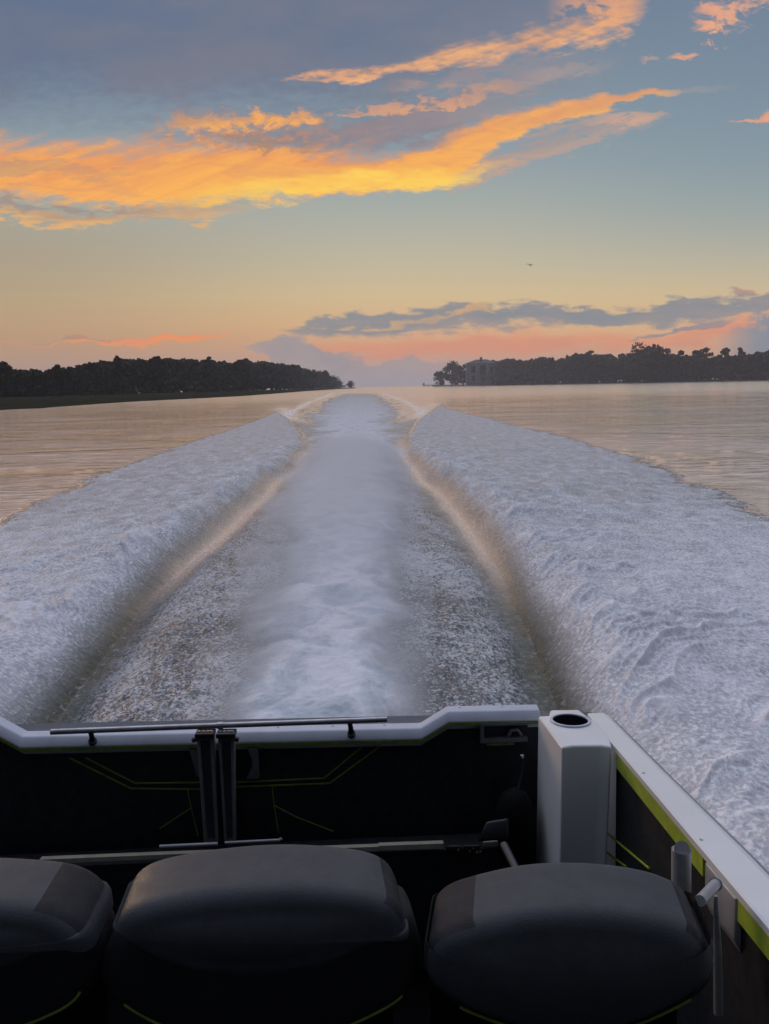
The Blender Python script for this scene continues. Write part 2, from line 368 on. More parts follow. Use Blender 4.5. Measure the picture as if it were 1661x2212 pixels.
# height
fade = (1-sstep(yv, 60, 95))*(1-.75*sstep(yv, 12, 48))
boatm = (1-sstep(yv, 2.5, 3.4))
grow = sstep(yv, 1.5, 7)
amp = (.12+.10*grow)*fade
crest = np.where(s > 0, np.sin(np.clip(s/.55, 0, 1)*math.pi/2)*np.exp(-np.clip(s-.55, 0, 99)/(.40*wout+.2)), 0)
z = amp*crest*(1-sstep(q, .8, 1.05))*(1+.25*fbm(xx*.2, yv*.5, 3))
z -= (.16*fade*(1-sstep(yv, 26, 40)))*np.exp(-((s+.05)/.34)**2)
diag = np.exp(-(s/np.clip(yv*.016, .25, 1.2))**2)*sstep(yv, 26, 36)*(1-sstep(yv, far_lim-4, far_lim+8))
z += .11*diag
z += .07*Fjet*np.exp(-(jq*.8)**2)*sstep(yv, 2.5, 6)*(1-sstep(yv, 20, 60))
z += Fjet*(1-sstep(yv, 14, 40))*(.05*fbm(xx*2.1, yv*1.7, 5, .6))
z += Fin*(.022*fbm(xx*5.5, yv*4.2, 4, .6) + .03*perlin(xx*2.1, yv*1.4))*(1-Ftr*.7)
# ridges that fan out from the curl
phi = 1.5*(1-np.exp(-np.clip(s, 0, 9)/.75)) + .12*np.clip(s, 0, 9)
wob = fbm(xx*1.3+40, yv*.9, 4)*.30
cscale = 1/np.clip(.8+.035*yv, .9, 2.4)
ridge = 1-np.abs(perlin(s*.75+9+wob, (yv-phi+wob)*3.0*cscale))*3.2
ridge2 = 1-np.abs(perlin(s*1.6+30, (yv-phi+wob)*6.2*cscale))*3.0
czone = Fout*sstep(s, .12, .45)*np.exp(-np.clip(s-.4, 0, 9)/1.15)*(1-sstep(yv, 14, 36))*sstep(yv, 2.5, 4.5)
curl = np.clip(np.maximum(ridge, ridge2*.7), 0, 1)**2*czone
curl = curl*np.clip(.55+1.4*fbm(xx*1.7+3, yv*1.1, 3), 0, 1.15)
z += .092*curl
z += Fout*(.022*fbm(xx*3.2, yv*2.4, 4, .6)+.06*perlin(xx*.9, yv*.8)*(1-sstep(yv,25,70)*.6))*(.4+.6*sstep(s, 0, .6))
res = np.clip(yv/40, 0, 1)
z += (1-Fout)*(1-Fjet)*(.012*fbm(xx*.9, yv*1.6, 3)*(1-sstep(yv, 60, 160)))
z += np.where((s < 0) & (yv > 30), 1, 0)*.05*perlin(xx*.35, yv*.11)*(1-sstep(yv, 160, 260))
inb = (yv < 2.62) & (np.abs(xx+.476) < 1.3)
z = np.where(inb, -.5, z)
z = z*np.where(yv < 1.2, 0.3, 1)
verts = np.stack([xx, yv, z], 1).astype(np.float32)
idx = np.arange(nr*ncq).reshape(nr, ncq)
quads = np.stack([idx[:-1, :-1], idx[:-1, 1:], idx[1:, 1:], idx[1:, :-1]], -1).reshape(-1, 4)
me = bpy.data.meshes.new('water')
me.vertices.add(len(verts)); me.vertices.foreach_set('co', verts.ravel())
me.loops.add(quads.size); me.loops.foreach_set('vertex_index', quads.ravel().astype(np.int32))
me.polygons.add(len(quads)); me.polygons.foreach_set('loop_start', np.arange(0, quads.size, 4, dtype=np.int32))
me.polygons.foreach_set('use_smooth', np.ones(len(quads), dtype=bool))
me.update(calc_edges=True)
water = bpy.data.objects.new('water', me); sc.collection.objects.link(water); tag(water, kind='structure')
def setattr_f(n, a):
    at_ = me.attributes.new(n, 'FLOAT', 'POINT'); at_.data.foreach_set('value', np.asarray(a, dtype=np.float32).ravel())
setattr_f('fout', Fout); setattr_f('fjet', Fjet); setattr_f('fin', Fin*(1-.9*Ftr)); setattr_f('ftr', Ftr)
# thin foam streaks and painted crest glints that run on toward the horizon beside the jet
line = np.exp(-((jq-1.55-.15*jn2)/.12)**2)*sstep(yv, 34, 60)*(1-sstep(yv, 190, 330)) + .55*np.exp(-(s/np.clip(yv*.012, .2, .9)+.9)**2)*sstep(yv, 30, 40)*(1-sstep(yv, 75, 95))
setattr_f('fline', line); setattr_f('curl', curl)
setattr_f('sdist', np.clip(s, -3, 9)); setattr_f('qd', np.clip(q, 0, 1.5))

wm = bpy.data.materials.new('sea_water'); wm.use_nodes = True; b = NB(wm.node_tree)
p = wm.node_tree.nodes['Principled BSDF']
geo = b.new('ShaderNodeNewGeometry'); Pp = X(b, geo.outputs['Position']); px_, py_, pz_ = b.sep(Pp)
fo, fj, fi, ft, sd_, qd_ = [b.attr(n) for n in ('fout','fjet','fin','ftr','sdist','qd')]
fl, cu = b.attr('fline'), b.attr('curl')
n_in = b.noise(b.vec(px_*1.0, py_*.72), 17.0, 4, .68, .6)
n_in2 = b.noise(b.vec(px_, py_*.8), 5.0, 3, .6, .3)
n_sp = b.noise(b.vec(px_*1.0, py_*.8), 34.0, 3, .65, .4)
n_big = b.noise(b.vec(px_, py_*.6), 1.1, 4, .6, .4)
n_far = b.noise(b.vec(px_*1.0, py_*.45), 3.2, 4, .66, .3)
n_calm = b.noise(b.vec(px_*.10, py_*.22), 1.0, 4, .6, .5)
n_jet = b.noise(b.vec(px_, py_*.75), 2.2, 5, .6, .6)
far = b.ss(py_, 7.0, 26.0)
spk = n_sp*(1.0-far*.55) + n_in*(far*.55)             # speckle grows coarser with distance, as larger flecks survive
near = b.ss(py_, 14.0, 4.5)
# foam cover; its outer edge breaks up into patches
outr = b.ss(qd_, .5, .7)
fo = fo*(1.0-outr) + b.ss(fo + (n_in2*.6 + n_in*.4 - .5)*5.0*fo*(1.0-fo)*2.0, .30, .70)*outr
n_xs = b.noise(b.vec(px_*1.0, py_*.85), 62.0, 2, .6, .3)
cin = b.ss(n_in*.26 + n_in2*.14 + n_sp*.36 + n_xs*.24 + (n_big-.5)*.25, .42, .60) * fi * .86
cout = b.ss(spk*.5 + n_in2*.22 + n_far*.28 + b.ss(sd_, .5, 3.0)*near*.10, .43, .60)
cout = (cout*(.56 - near*.26) + (.34 + near*.32) + b.ss(n_sp, .56, .68)*.32 + cu*.55) * fo
cjet = b.ss(n_jet*.55 + n_in2*.3 + n_sp*.15, .30, .60) * fj
cjet = cjet*.42 + fj*(.58 - b.ss(py_, 25.0, 120.0)*.20)
warm_reflz = ft * b.ss(py_, 6.5, 11.0)  # mid-distance trough zone, coloured as a golden sky reflection
tr = b.ss(spk*.6 + n_in*.4, .47, .60) * warm_reflz * .62
tr0 = b.ss(n_in, .56, .72) * ft * .35
lin_c = b.ss(n_far*.5+spk*.5, .40, .62) * fl
cov = cin.max(cout * (1.0 - ft*.55)).max(cjet).max(tr).max(tr0).max(lin_c).clamp()
wake = b.ss(fo.max(fj).max(fi).max(ft), .10, .45)
water_sheen = b.mix(wake, (.84,.69,.59), b.mix(ft, (.085,.092,.100), b.mix(warm_reflz, (.040,.052,.036), (.80,.62,.50))))  # pale warm tones on calm water and mid trough are painted sky reflection
aer = b.mix(b.ss(n_jet, .35, .62), (.68,.78,.87), (.92,.94,.98))
foamc = b.mix(fj*b.ss(py_, 16.0, 6.0), b.mix(spk, (.54,.57,.66), (1.0,.99,1.0)), aer)
b.put(p.inputs['Base Color'], b.mix(cov, water_sheen, foamc))
b.put(p.inputs['Roughness'], b.mix(cov, b.mix(wake, b.mix(b.ss(py_, 40.0, 180.0), b.mix(b.ss(n_calm, .40, .62), (.03,)*3, (.10,)*3), (.17,)*3), (.06,)*3), (.70,)*3))
b.put(p.inputs['Specular IOR Level'], (1.0 - cov)*.5 + .04)
# ripples
calm = b.ss(px_/py_.max(4.0), .02, .12) * b.ss(py_, 20.0, 90.0)
r1 = b.noise(b.vec(px_*.55+20, py_*1.0), 1.6, 4, .6, .6)
r2 = b.noise(b.vec(px_*.8, py_*1.3), 7.5, 4, .6, .5)
r3 = b.noise(b.vec(px_*.5, py_*.7), .35, 3, .5, .3)
rip = (r1*.070 + r2*.018 + r3*.03) * (1.0 - calm*.5) * (b.ss(n_calm, .35, .65)*.8 + .45)
n_st2 = n_in2
foamh = (n_in*.018 + n_in2*.028 + n_sp*.008) * fi.max(ft*.35) + (n_in*.008 + n_in2*.018 + n_sp*.005 + n_big*.04 + n_far*.03)*fo + (n_jet*.05+n_in2*.010)*fj
bn = b.new('ShaderNodeBump'); bn.inputs['Distance'].default_value = 1.0; bn.inputs['Strength'].default_value = 1.0
anyf = wake
b.put(p.inputs['IOR'], b.mix(anyf*(1.0-warm_reflz*.8), (1.9,)*3, (1.28,)*3))
b.put(p.inputs['Metallic'], ((1.0-wake)*.58).max(warm_reflz*(1.0-cov)*.6))  # part metal, strengthens the painted sky sheen
b.put(p.inputs['Specular Tint'], b.mix(anyf, (1.0,.95,.90), (1,1,1)))  # warm tint added to the calm water's reflections
b.put(bn.inputs['Height'], foamh + rip*(1.0 - anyf*.8))
wm.node_tree.links.new(bn.outputs[0], p.inputs['Normal'])
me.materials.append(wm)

# flying droplets over the curl and the jet
nd = 8000; k_ = rng.integers(0, 2, nd); dy_ = 3.2 + 15*rng.random(nd)**1.6
tl_ = cur(dy_, [(3,-1.9),(4.5,-2.03),(6,-2.14),(8,-2.21),(12.6,-2.14),(21,-1.85)]); tr_ = cur(dy_, [(3,1.05),(4.6,1.17),(6.3,1.33),(9,1.52),(14.8,1.46),(21.8,1.15)])
sp_ = rng.gamma(2.0, .28, nd)
dx_ = np.where(k_ == 0, tl_-.1-sp_, np.where(k_ == 1, tr_+.1+sp_, -.35+rng.normal(0, .5, nd)))
dz_ = .06 + rng.exponential(.07, nd) + np.where(k_ < 2, .10*np.exp(-sp_), .04)
cl_ = fbm(dx_*2.5, dy_*2.0, 3); keep = cl_ > -.05
dx_, dy_, dz_ = dx_[keep], dy_[keep], dz_[keep]; rr_ = (.0012 + rng.exponential(.0009, len(dx_)))[:, None]
cen = np.stack([dx_, dy_, dz_], 1); oct_ = np.array([(1,0,0),(-1,0,0),(0,1,0),(0,-1,0),(0,0,1.4),(0,0,-1.4)], float)
ov = (cen[:, None, :] + oct_[None]*rr_[:, :, None]).reshape(-1, 3)
of_ = [(0,2,4),(2,1,4),(1,3,4),(3,0,4),(2,0,5),(1,2,5),(3,1,5),(0,3,5)]
nn = len(cen); tri = (np.arange(nn)[:, None, None]*6 + np.array(of_)[None]).reshape(-1, 3).astype(np.int32)
sm_ = bpy.data.meshes.new('spray'); sm_.vertices.add(len(ov)); sm_.vertices.foreach_set('co', ov.astype(np.float32).ravel())
sm_.loops.add(tri.size); sm_.loops.foreach_set('vertex_index', tri.ravel()); sm_.polygons.add(len(tri))
sm_.polygons.foreach_set('loop_start', np.arange(0, tri.size, 3, dtype=np.int32)); sm_.update(calc_edges=True)
sm_.materials.append(mat('spray_drops', (.96,.97,1.0), 1.0, spec=0))
sp_o = bpy.data.objects.new('spray', sm_); sc.collection.objects.link(sp_o); tag(sp_o, 'fine white droplets thrown up along the curling wake', 'spray', kind='stuff')

mv = []; my = np.concatenate([np.linspace(3.0, 12, 46), np.linspace(12.5, 34, 44)]); nm_ = 20
for i_, y_ in enumerate(my):
    e0 = min(1, (y_-3.0)/1.5)*min(1, (34-y_)/12); cx_ = float(cur(y_, [(3,-.40),(9.2,-.36),(15,-.34),(25,-.30),(60,-.6)])); w_ = float(cur(y_, [(3,.72),(9,1.0),(15,1.25),(34,1.8)]))
    for k_ in range(nm_):
        a_ = 2*math.pi*k_/nm_; nz_ = float(fbm(np.array([math.cos(a_)*1.2+y_*.7]), np.array([math.sin(a_)*1.2+y_*.5]), 3))
        hgt = (.22+.22*min(1, (y_-3)/6))*(1+.8*nz_)*max(e0, .02)
        mv.append((cx_+math.cos(a_)*w_*(1+.45*nz_)*(.3+.7*e0), y_, .05+math.sin(a_)*hgt*(1 if math.sin(a_) > 0 else .5)))
mf = [(i_*nm_+k_, i_*nm_+(k_+1) % nm_, (i_+1)*nm_+(k_+1) % nm_, (i_+1)*nm_+k_) for i_ in range(len(my)-1) for k_ in range(nm_)] + [tuple(range(nm_-1,-1,-1)), tuple(range((len(my)-1)*nm_, len(my)*nm_))]
mm = bpy.data.materials.new('mist_air'); mm.use_nodes = True; mm.node_tree.nodes.clear()
mvn = mm.node_tree.nodes.new('ShaderNodeVolumePrincipled'); mvn.inputs['Density'].default_value = .46; mvn.inputs['Color'].default_value = (.93,.95,1,1)
mon = mm.node_tree.nodes.new('ShaderNodeOutputMaterial'); mm.node_tree.links.new(mvn.outputs[0], mon.inputs['Volume'])
mo = mesh_obj('spray_mist', mv, mf, mm, smooth=True); tag(mo, 'soft white mist hanging over the churned jet behind the stern', 'mist', kind='stuff')

# ------------------------------------------------------------------ land
def strip(name, near, far, m, hz=(.0,.5), seedv=0, label=None, cat=None, kind='structure'):
    """land between two polylines of (px, d); resampled with an uneven shore"""
    n = 160; A = np.array(near, float); B_ = np.array(far, float); V_ = []; rows = 10
    ta = np.linspace(0, 1, n)
    pa = np.interp(ta, np.linspace(0,1,len(A)), A[:,0]); da = np.exp(np.interp(ta, np.linspace(0,1,len(A)), np.log(A[:,1])))
    pb = np.interp(ta, np.linspace(0,1,len(B_)), B_[:,0]); db = np.exp(np.interp(ta, np.linspace(0,1,len(B_)), np.log(B_[:,1])))
    nz = fbm(ta*30+seedv, ta*0+.5, 4)
    for r in range(rows):
        f_ = r/(rows-1)
        for i in range(n):
            a = at(pa[i], da[i]*(1+.012*nz[i])); c = at(pb[i], db[i])
            v = a.lerp(c, f_); v.z = -.25 if r == 0 else hz[0] + (hz[1]-hz[0])*min(1, f_*2.2)**.6 + .12*float(perlin(np.array([i*.7+seedv]), np.array([r*1.3]))[0])
            V_.append(v)
    F_ = [(r*n+i, r*n+i+1, (r+1)*n+i+1, (r+1)*n+i) for r in range(rows-1) for i in range(n-1)]
    o = mesh_obj(name, V_, F_, m, smooth=True); tag(o, label, cat, kind=kind); return o
marsh_m = mat('marsh_grass', (.034,.034,.022), 1.0, nscale=.3, namp=.4, spec=0)
soil_m = mat('shore_soil', (.030,.028,.022), 1.0, nscale=.8, namp=.3)
strip('marsh', [(-900,78),(-500,82),(-100,86),(80,96),(180,118),(300,148),(420,176),(520,215),(600,300),(680,520),(740,850),(768,1050)],
               [(-900,320),(-500,320),(-100,330),(80,360),(180,380),(300,420),(420,460),(520,520),(600,640),(680,900),(740,1100),(768,1250)], marsh_m, (.15,.9))
strip('shore', [(934,1120),(985,1060),(1070,930),(1235,770),(1400,690),(1661,600),(2000,560),(2600,520)],
               [(934,1300),(985,1400),(1070,1500),(1235,1500),(1400,1500),(1661,1500),(2000,1500),(2600,1500)], soil_m, (.2,2.2), 5)

# ------------------------------------------------------------------ trees
leaf_m = bpy.data.materials.new('foliage'); leaf_m.use_nodes = True; lb = NB(leaf_m.node_tree)
lp = leaf_m.node_tree.nodes['Principled BSDF']; lp.inputs['Roughness'].default_value = .85; lp.inputs['Specular IOR Level'].default_value = .15
g2 = lb.new('ShaderNodeNewGeometry'); ln = lb.noise(X(lb, g2.outputs['Position']), .35, 3, .6, dims='3D')
lb.put(lp.inputs['Base Color'], lb.mix(lb.ss(ln, .3, .7), (.055,.062,.040), (.100,.100,.066)))
bark_m = mat('bark', (.09,.075,.06), .9, nscale=2, namp=.3)
def leaves(centres, radii, n, size, rg, lo=.55):
    """n small quads spread on and in ellipsoid clumps"""
    k = len(centres); ci = rg.integers(0, k, n)
    d = rg.normal(size=(n, 3)); d /= np.linalg.norm(d, axis=1)[:, None]
    r = rg.uniform(lo, 1.06, n)[:, None]
    p_ = np.array(centres)[ci] + d*r*np.array(radii)[ci]
    a = rg.normal(size=(n, 3)); a /= np.linalg.norm(a, axis=1)[:, None]
    b_ = np.cross(a, rg.normal(size=(n, 3))); b_ /= np.linalg.norm(b_, axis=1)[:, None]
    s_ = size*rg.uniform(.6, 1.4, n)[:, None]
    c = np.stack([p_-a*s_-b_*s_*.7, p_+a*s_-b_*s_*.7, p_+a*s_*.8+b_*s_*.7, p_-a*s_*.8+b_*s_*.7], 1)
    return c.reshape(-1, 3)
def quadmesh(name, v, m):
    me = bpy.data.meshes.new(name); n = len(v)
    me.vertices.add(n); me.vertices.foreach_set('co', v.astype(np.float32).ravel())
    me.loops.add(n); me.loops.foreach_set('vertex_index', np.arange(n, dtype=np.int32))
    me.polygons.add(n//4); me.polygons.foreach_set('loop_start', np.arange(0, n, 4, dtype=np.int32))
    me.update(calc_edges=True); me.materials.append(m); return me
def crown(kind, h, w, rg):
    C_, R_ = [], []
    if kind == 'broad':
        for i in range(30):
            a = rg.uniform(0, 6.28); t = rg.uniform(.14, .9); rr = w*.42*max(0.0, 1-((t-.5)/.47)**2)**.5*rg.uniform(.3, 1.0)
            C_.append((math.cos(a)*rr, math.sin(a)*rr, h*t)); q_ = rg.uniform(.11, .20)*w; R_.append((q_, q_, min(q_*.8, h*.15)))
    elif kind == 'pine':
        for i in range(24):
            a = rg.uniform(0, 6.28); t = rg.uniform(.45, .95); rr = w*.42*rg.uniform(.1, 1.0)*(1-((t-.68)/.34)**2)
            C_.append((math.cos(a)*rr, math.sin(a)*rr, h*t)); q_ = rg.uniform(.09, .17)*w; R_.append((q_, q_, q_*.7))
    else:  # lollipop pine
        for i in range(18):
            a = rg.uniform(0, 6.28); t = rg.uniform(.50, .95); rr = w*.44*rg.uniform(.1, 1.0)*(1-((t-.74)/.28)**2*.8)
            C_.append((math.cos(a)*rr, math.sin(a)*rr, h*t)); q_ = rg.uniform(.09, .17)*w; R_.append((q_, q_, q_*.7))
    return C_, R_
def trunk_mb(h, w, kind, rg):
    m = MB(); top = h*(.8 if kind != 'broad' else .6); j = [rg.uniform(-.02, .02)*h for _ in range(4)]
    m.tube([(0,0,-.6), (j[0],j[1],top*.5), (j[2],j[3],top)], [h*.022, h*.016, h*.007], 7)
    for i in range(7):
        t = rg.uniform(.45, .95)*top; a = rg.uniform(0, 6.28); L = w*rg.uniform(.25, .42)
        m.tube([(0,0,t), (math.cos(a)*L*.6, math.sin(a)*L*.6, t+L*.2), (math.cos(a)*L, math.sin(a)*L, t+L*.45)], [h*.008, h*.006, h*.003], 5)
    return m
def single_tree(name, px, d, topy, w_px, kind, label, n=900, group=None, z0=.8, lsz=.03):
    sc_ = d/F; hy = 834 - (px-830)*.0204
    h = (hy-topy)*sc_ + CAMH - z0; w = w_px*sc_; rg = np.random.default_rng(int(px*7+d))
    loc = at(px, d, z0); e = empty(name, loc); tag(e, label, 'tree', group)
    C_, R_ = crown(kind, h, w, rg)
    cr = bpy.data.objects.new('crown', quadmesh('crown', leaves(C_, R_, n, lsz*h, rg), leaf_m)); sc.collection.objects.link(cr); cr.parent = e
    trunk_mb(h, w, kind, rg).build('trunk', bark_m, e, smooth=True)
    return e
def wood(name, prof, dist, step, kind, label, n_per, rows, zb, lsz, seed, jit=2.5):
    """prof (px, topy); dist (px, d): far wood that reads as one mass"""
    rg = np.random.default_rng(seed); V_ = []
    pr = np.array(prof, float); ds = np.array(dist, float)
    for r in range(rows):
        px = pr[0, 0] + rg.uniform(0, step)
        while px < pr[-1, 0]:
            d = float(np.interp(px, ds[:,0], ds[:,1]))*(1 + .05*r + rg.uniform(-.015, .015)); sc_ = d/F
            top = float(np.interp(px, pr[:,0], pr[:,1])) + rg.uniform(-jit, jit*1.2) + (2.0 if r < rows-1 else 0)
            hy = 834 - (px-830)*.0204; h = max((hy-top)*sc_ + CAMH - zb, 2.0); w = max(step*1.9*sc_, h*.42)*rg.uniform(.8, 1.2)
            C_, R_ = crown('broad', h*.97, w, rg)
            if r == 0:   # understorey down to the ground
                for _ in range(16):
                    C_.append((rg.uniform(-.6,.6)*w, rg.uniform(-.3,.3)*w, h*rg.uniform(.0,.35))); R_.append((w*.26, w*.22, h*.12))
            v = leaves(C_, R_, n_per, lsz*h, rg); L = at(px, d, zb); V_.append(v + np.array(L)); px += step*rg.uniform(.6, 1.3)
    o = bpy.data.objects.new(name, quadmesh(name, np.concatenate(V_), leaf_m)); sc.collection.objects.link(o)
    return tag(o, label, 'woodland', kind='stuff')
LW = [(-700,770),(-200,775),(-20,792),(0,794),(30,793),(50,796),(75,793),(105,799),(125,791),(160,787),(200,778),(240,776),(258,771),(300,773),(345,770),(390,772),(430,774),
      (455,772),(470,777),(500,779),(525,776),(560,778),(600,781),(640,788),(680,797),(705,806),(725,816),(738,826)]
LD = [(-700,230),(0,240),(150,270),(300,330),(430,390),(520,450),(600,560),(680,780),(738,1020)]
wood('woodland', LW, LD, 17, 'broad', 'long dark wooded headland left of the wake, its treeline sloping to the water', 640, 4, .3, .042, 3, 3.2)
RW = [(1068,778),(1100,776),(1130,776),(1160,774),(1190,773),(1210,776),(1225,772),(1245,764),(1262,763),(1300,764),(1330,769),(1360,764),(1375,761),(1420,764),(1450,768),(1470,774),
      (1500,772),(1530,773),(1570,776),(1600,775),(1630,768),(1661,762),(1760,760),(2000,750),(2600,740)]
RD = [(1068,960),(1235,850),(1400,760),(1661,680),(2000,640),(2600,600)]
RW = [(a, b_-2.5-5.5*(1430 < a < 1700)) for a, b_ in RW]
wood('woodland', RW, RD, 15, 'broad', 'dark pine wood on the right bank, running from the pale house to the right edge', 600, 4, 1.0, .040, 9, 4.5)
T = [  # px, d, top y, width px, kind, label
 ('pine_tree', 4, 225, 782, 62, 'pine', 'purplish pine with an open crown, leftmost tree of the left headland'),
 ('broadleaf_tree', 125, 262, 786, 36, 'broad', 'low round tree beside the notch in the left treeline'),
 ('pine_tree', 258, 300, 770, 30, 'pine', 'pine poking above the left treeline where the hump begins'),
 ('pine_tree', 345, 340, 769, 36, 'pine', 'highest pine at the middle of the left wooded hump'),
 ('pine_tree', 452, 395, 771, 26, 'pine', 'small pine standing up right of the top of the left hump'),
 ('pine_tree', 526, 450, 773, 40, 'broad', 'broad tree above the left treeline as it starts to slope down'),
 ('pine_tree', 702, 850, 800, 22, 'broad', 'last tall tree on the left headland slope, near its tip'),
 ('shoreline_shrub', 756, 1040, 823, 20, 'broad', 'small square clump standing alone at the very tip of the left headland'),
 ('broadleaf_tree', 975, 1010, 783, 54, 'broad', 'rounded tree by the water left of the pale house'),
 ('broadleaf_tree', 950, 1030, 802, 30, 'broad', 'low tree at the water edge, first on the right point'),
 ('broadleaf_tree', 1000, 1020, 786, 28, 'broad', 'tree touching the left wall of the pale house'),
 ('pine_tree', 1246, 830, 762, 30, 'pine', 'pine rising at the step in the right treeline'),
 ('pine_tree', 1272, 820, 758, 34, 'pine', 'flat topped pine just right of the step in the treeline'),
 ('broadleaf_tree', 1393, 740, 744, 84, 'broad', 'broad domed tree, the tallest on the right bank'),
 ('broadleaf_tree', 1428, 745, 750, 56, 'broad', 'broad crown joined to the right side of the tall domed tree'),
 ('pine_tree', 1466, 735, 756, 20, 'lolly', 'slim pine with a small round crown right of the domed tree'),
 ('pine_tree', 1498, 730, 757, 28, 'pine', 'left pine of the joined pair in the right treeline'),
 ('pine_tree', 1521, 728, 753, 40, 'pine', 'right and larger pine of the joined pair in the right treeline'),
 ('pine_tree', 1568, 715, 753, 36, 'lolly', 'bare stemmed pine with a wide round crown against grey cloud'),
 ('pine_tree', 1596, 710, 751, 24, 'lolly', 'narrow spindly pine right of the bare stemmed one'),
 ('pine_tree', 1634, 700, 759, 34, 'pine', 'pine close to the right edge of the photo'),
 ('pine_tree', 1662, 690, 754, 40, 'pine', 'pine cut by the right edge of the photo'),
]
for (nm, px, d, ty, w, kd, lab) in T: single_tree(nm, px, d, ty, w, kd, lab, n=3000 if kd == 'broad' else 1300, group='trees on the headlands', lsz=.026)

# ------------------------------------------------------------------ house on the right point
siding_m = mat('house_siding', (.27,.27,.29), .8, nscale=.5, namp=.08)
glass_m = mat('window_glass', (.03,.035,.045), .12)
roof_m = mat('roof_shingle', (.13,.13,.14), .8, nscale=1, namp=.15)
he = empty('house', at(1040, 985, 1.0)); he.rotation_euler.z = math.radians(-6)
tag(he, 'pale grey tall waterfront house with hipped roof and dark windows on the right bank', 'house')
k = 985/F; HW = 33*k; HH = 46*k
wmb = MB().box((-HW,0,0), (HW,16,HH)); wmb.build('wall', siding_m, he)
MB().add([(-HW-.7,-.8,HH+.02),(HW+.7,-.8,HH+.02),(HW+.7,16.8,HH+.02),(-HW-.7,16.8,HH+.02),(-HW*.35,7,HH+8*k),(HW*.35,7,HH+8*k)],
   [(0,1,5,4),(1,2,5),(2,3,4,5),(3,0,4),(3,2,1,0)]).build('roof', roof_m, he)
rf = MB().box((-3.2*k,4.5,HH+5*k), (2.2*k,7,HH+13*k)); rf.build('chimney', siding_m, he, bevel=.05)
for (x0, x1, z0, z1) in [(-22,-12,26,40),(-22,-12,8,20),(-4,10,22,42),(-2,8,3,17),(17,26,24,38),(17,26,6,18)]:
    fr = MB()
    for a, c in (((x0-1)*k, x0*k), (x1*k, (x1+1)*k)): fr.box((a,-.25,(z0-1)*k), (c,-.01,(z1+1)*k))
    for a, c in (((z0-1)*k, z0*k), (z1*k, (z1+1)*k)): fr.box((x0*k+.01,-.24,a), (x1*k-.01,-.012,c))
    w_ = fr.build('window', M['rim'], he); MB().box((x0*k,-.12,z0*k), (x1*k,-.02,z1*k)).build('pane', glass_m, w_)
pm = MB()
for zz in (1.4, 21): pm.box((-HW-1.0*k,-2.4,zz*k), (HW+1.0*k,-.3,(zz+1)*k))
pm.build('porch', siding_m, he)
for xq in (-32,-10,12,32): MB().box(((xq-.5)*k,-2.35,-.4), ((xq+.5)*k,-1.9,HH)).build('post', M['rim'], he)

# jetty at the point
je = empty('jetty', at(922, 1120, 0)); tag(je, 'low dark jetty reaching out from the tip of the right point', 'jetty')
kk = 1120/F; wood_m = mat('weathered_wood', (.06,.055,.05), .9, nscale=3, namp=.3)
MB().box((-9*kk,-1.2,1.6), (15*kk,1.2,2.4)).build('deck', wood_m, je)
for i in range(7): MB().tube([((-9+i*4)*kk,-1.0,-1.5), ((-9+i*4)*kk,-1.0,2.6)], .28, 8).build('pile', wood_m, je)
MB().box((-8*kk,-1,2.4), (-5*kk,1,5.2)).build('shelter', wood_m, je, bevel=.1)

# bird
bp = wray(1145, 573); bp = bp/bp.y*120 + Vector((0,0,CAMH))
be = empty('seagull', bp); tag(be, 'tiny dark gull flying in the clear sky above the right bank', 'bird')
bird_m = mat('feathers', (.28,.26,.25), .8, nscale=8, namp=.3)
pts = []; 
bb = MB().tube([(-.30,0,-.02),(-.2,0,0),(-.02,0,.02),(.14,0,.01),(.24,0,.04),(.31,0,.02)], [.01,.05,.07,.055,.035,.006], 10)
for sy in (-1, 1):
    wv = []; 
    for (yw, x0, x1, zz) in [(0,-.10,.12,.03),(.18,-.09,.12,.13),(.36,-.10,.07,.17),(.52,-.14,-.02,.12),(.64,-.2,-.17,.04)]:
        wv += [(x0, sy*yw, zz), (x1, sy*yw, zz), (x1, sy*yw, zz-.018), (x0, sy*yw, zz-.018)]
    wf = [(4*i+a, 4*i+(a+1) % 4, 4*i+4+(a+1) % 4, 4*i+4+a) for i in range(4) for a in range(4)] + [(0,1,2,3),(16,17,18,19)]
    bb.add(wv, wf)
bb.add([(-.26,-.04,0),(-.26,.04,0),(-.42,.08,.0),(-.42,-.08,0),(-.26,-.04,-.015),(-.26,.04,-.015),(-.42,.08,-.015),(-.42,-.08,-.015)],
       [(0,1,2,3),(7,6,5,4),(0,4,5,1),(1,5,6,2),(2,6,7,3),(3,7,4,0)])
bb.build('body', bird_m, be, smooth=True); be.rotation_euler = (.25, .1, .7)
# ------------------------------------------------------------------ boat frame: pitched 4.5 deg stern-down, slight heel
BM = Matrix.Rotation(math.radians(-4.5), 4, 'X') @ Matrix.Rotation(math.radians(.5), 4, 'Y')
CX = -.476; OFF = Vector((CX, 1.4, -1.66))
def bp_(px, py, axis, v):
    r = BM.to_3x3().transposed() @ wray(px, py); i = 'xyz'.index(axis); return r*(v/r[i])
def Y_(px, py, y): return bp_(px, py, 'y', y)
def Z_(px, py, z): return bp_(px, py, 'z', z)
boat = empty('motorboat', BM @ OFF + Vector((0,0,CAMH))); boat.rotation_euler = BM.to_euler()
tag(boat, 'open motorboat with white rim, black and lime upholstery and stern handrail, seen from inside', 'boat')
def BO(mb, name, m, parent=boat, **kw): return mb.build(name, m, parent, off=OFF, **kw)
YT = 2.55; ZR = -.848      # transom plane, top of the corner
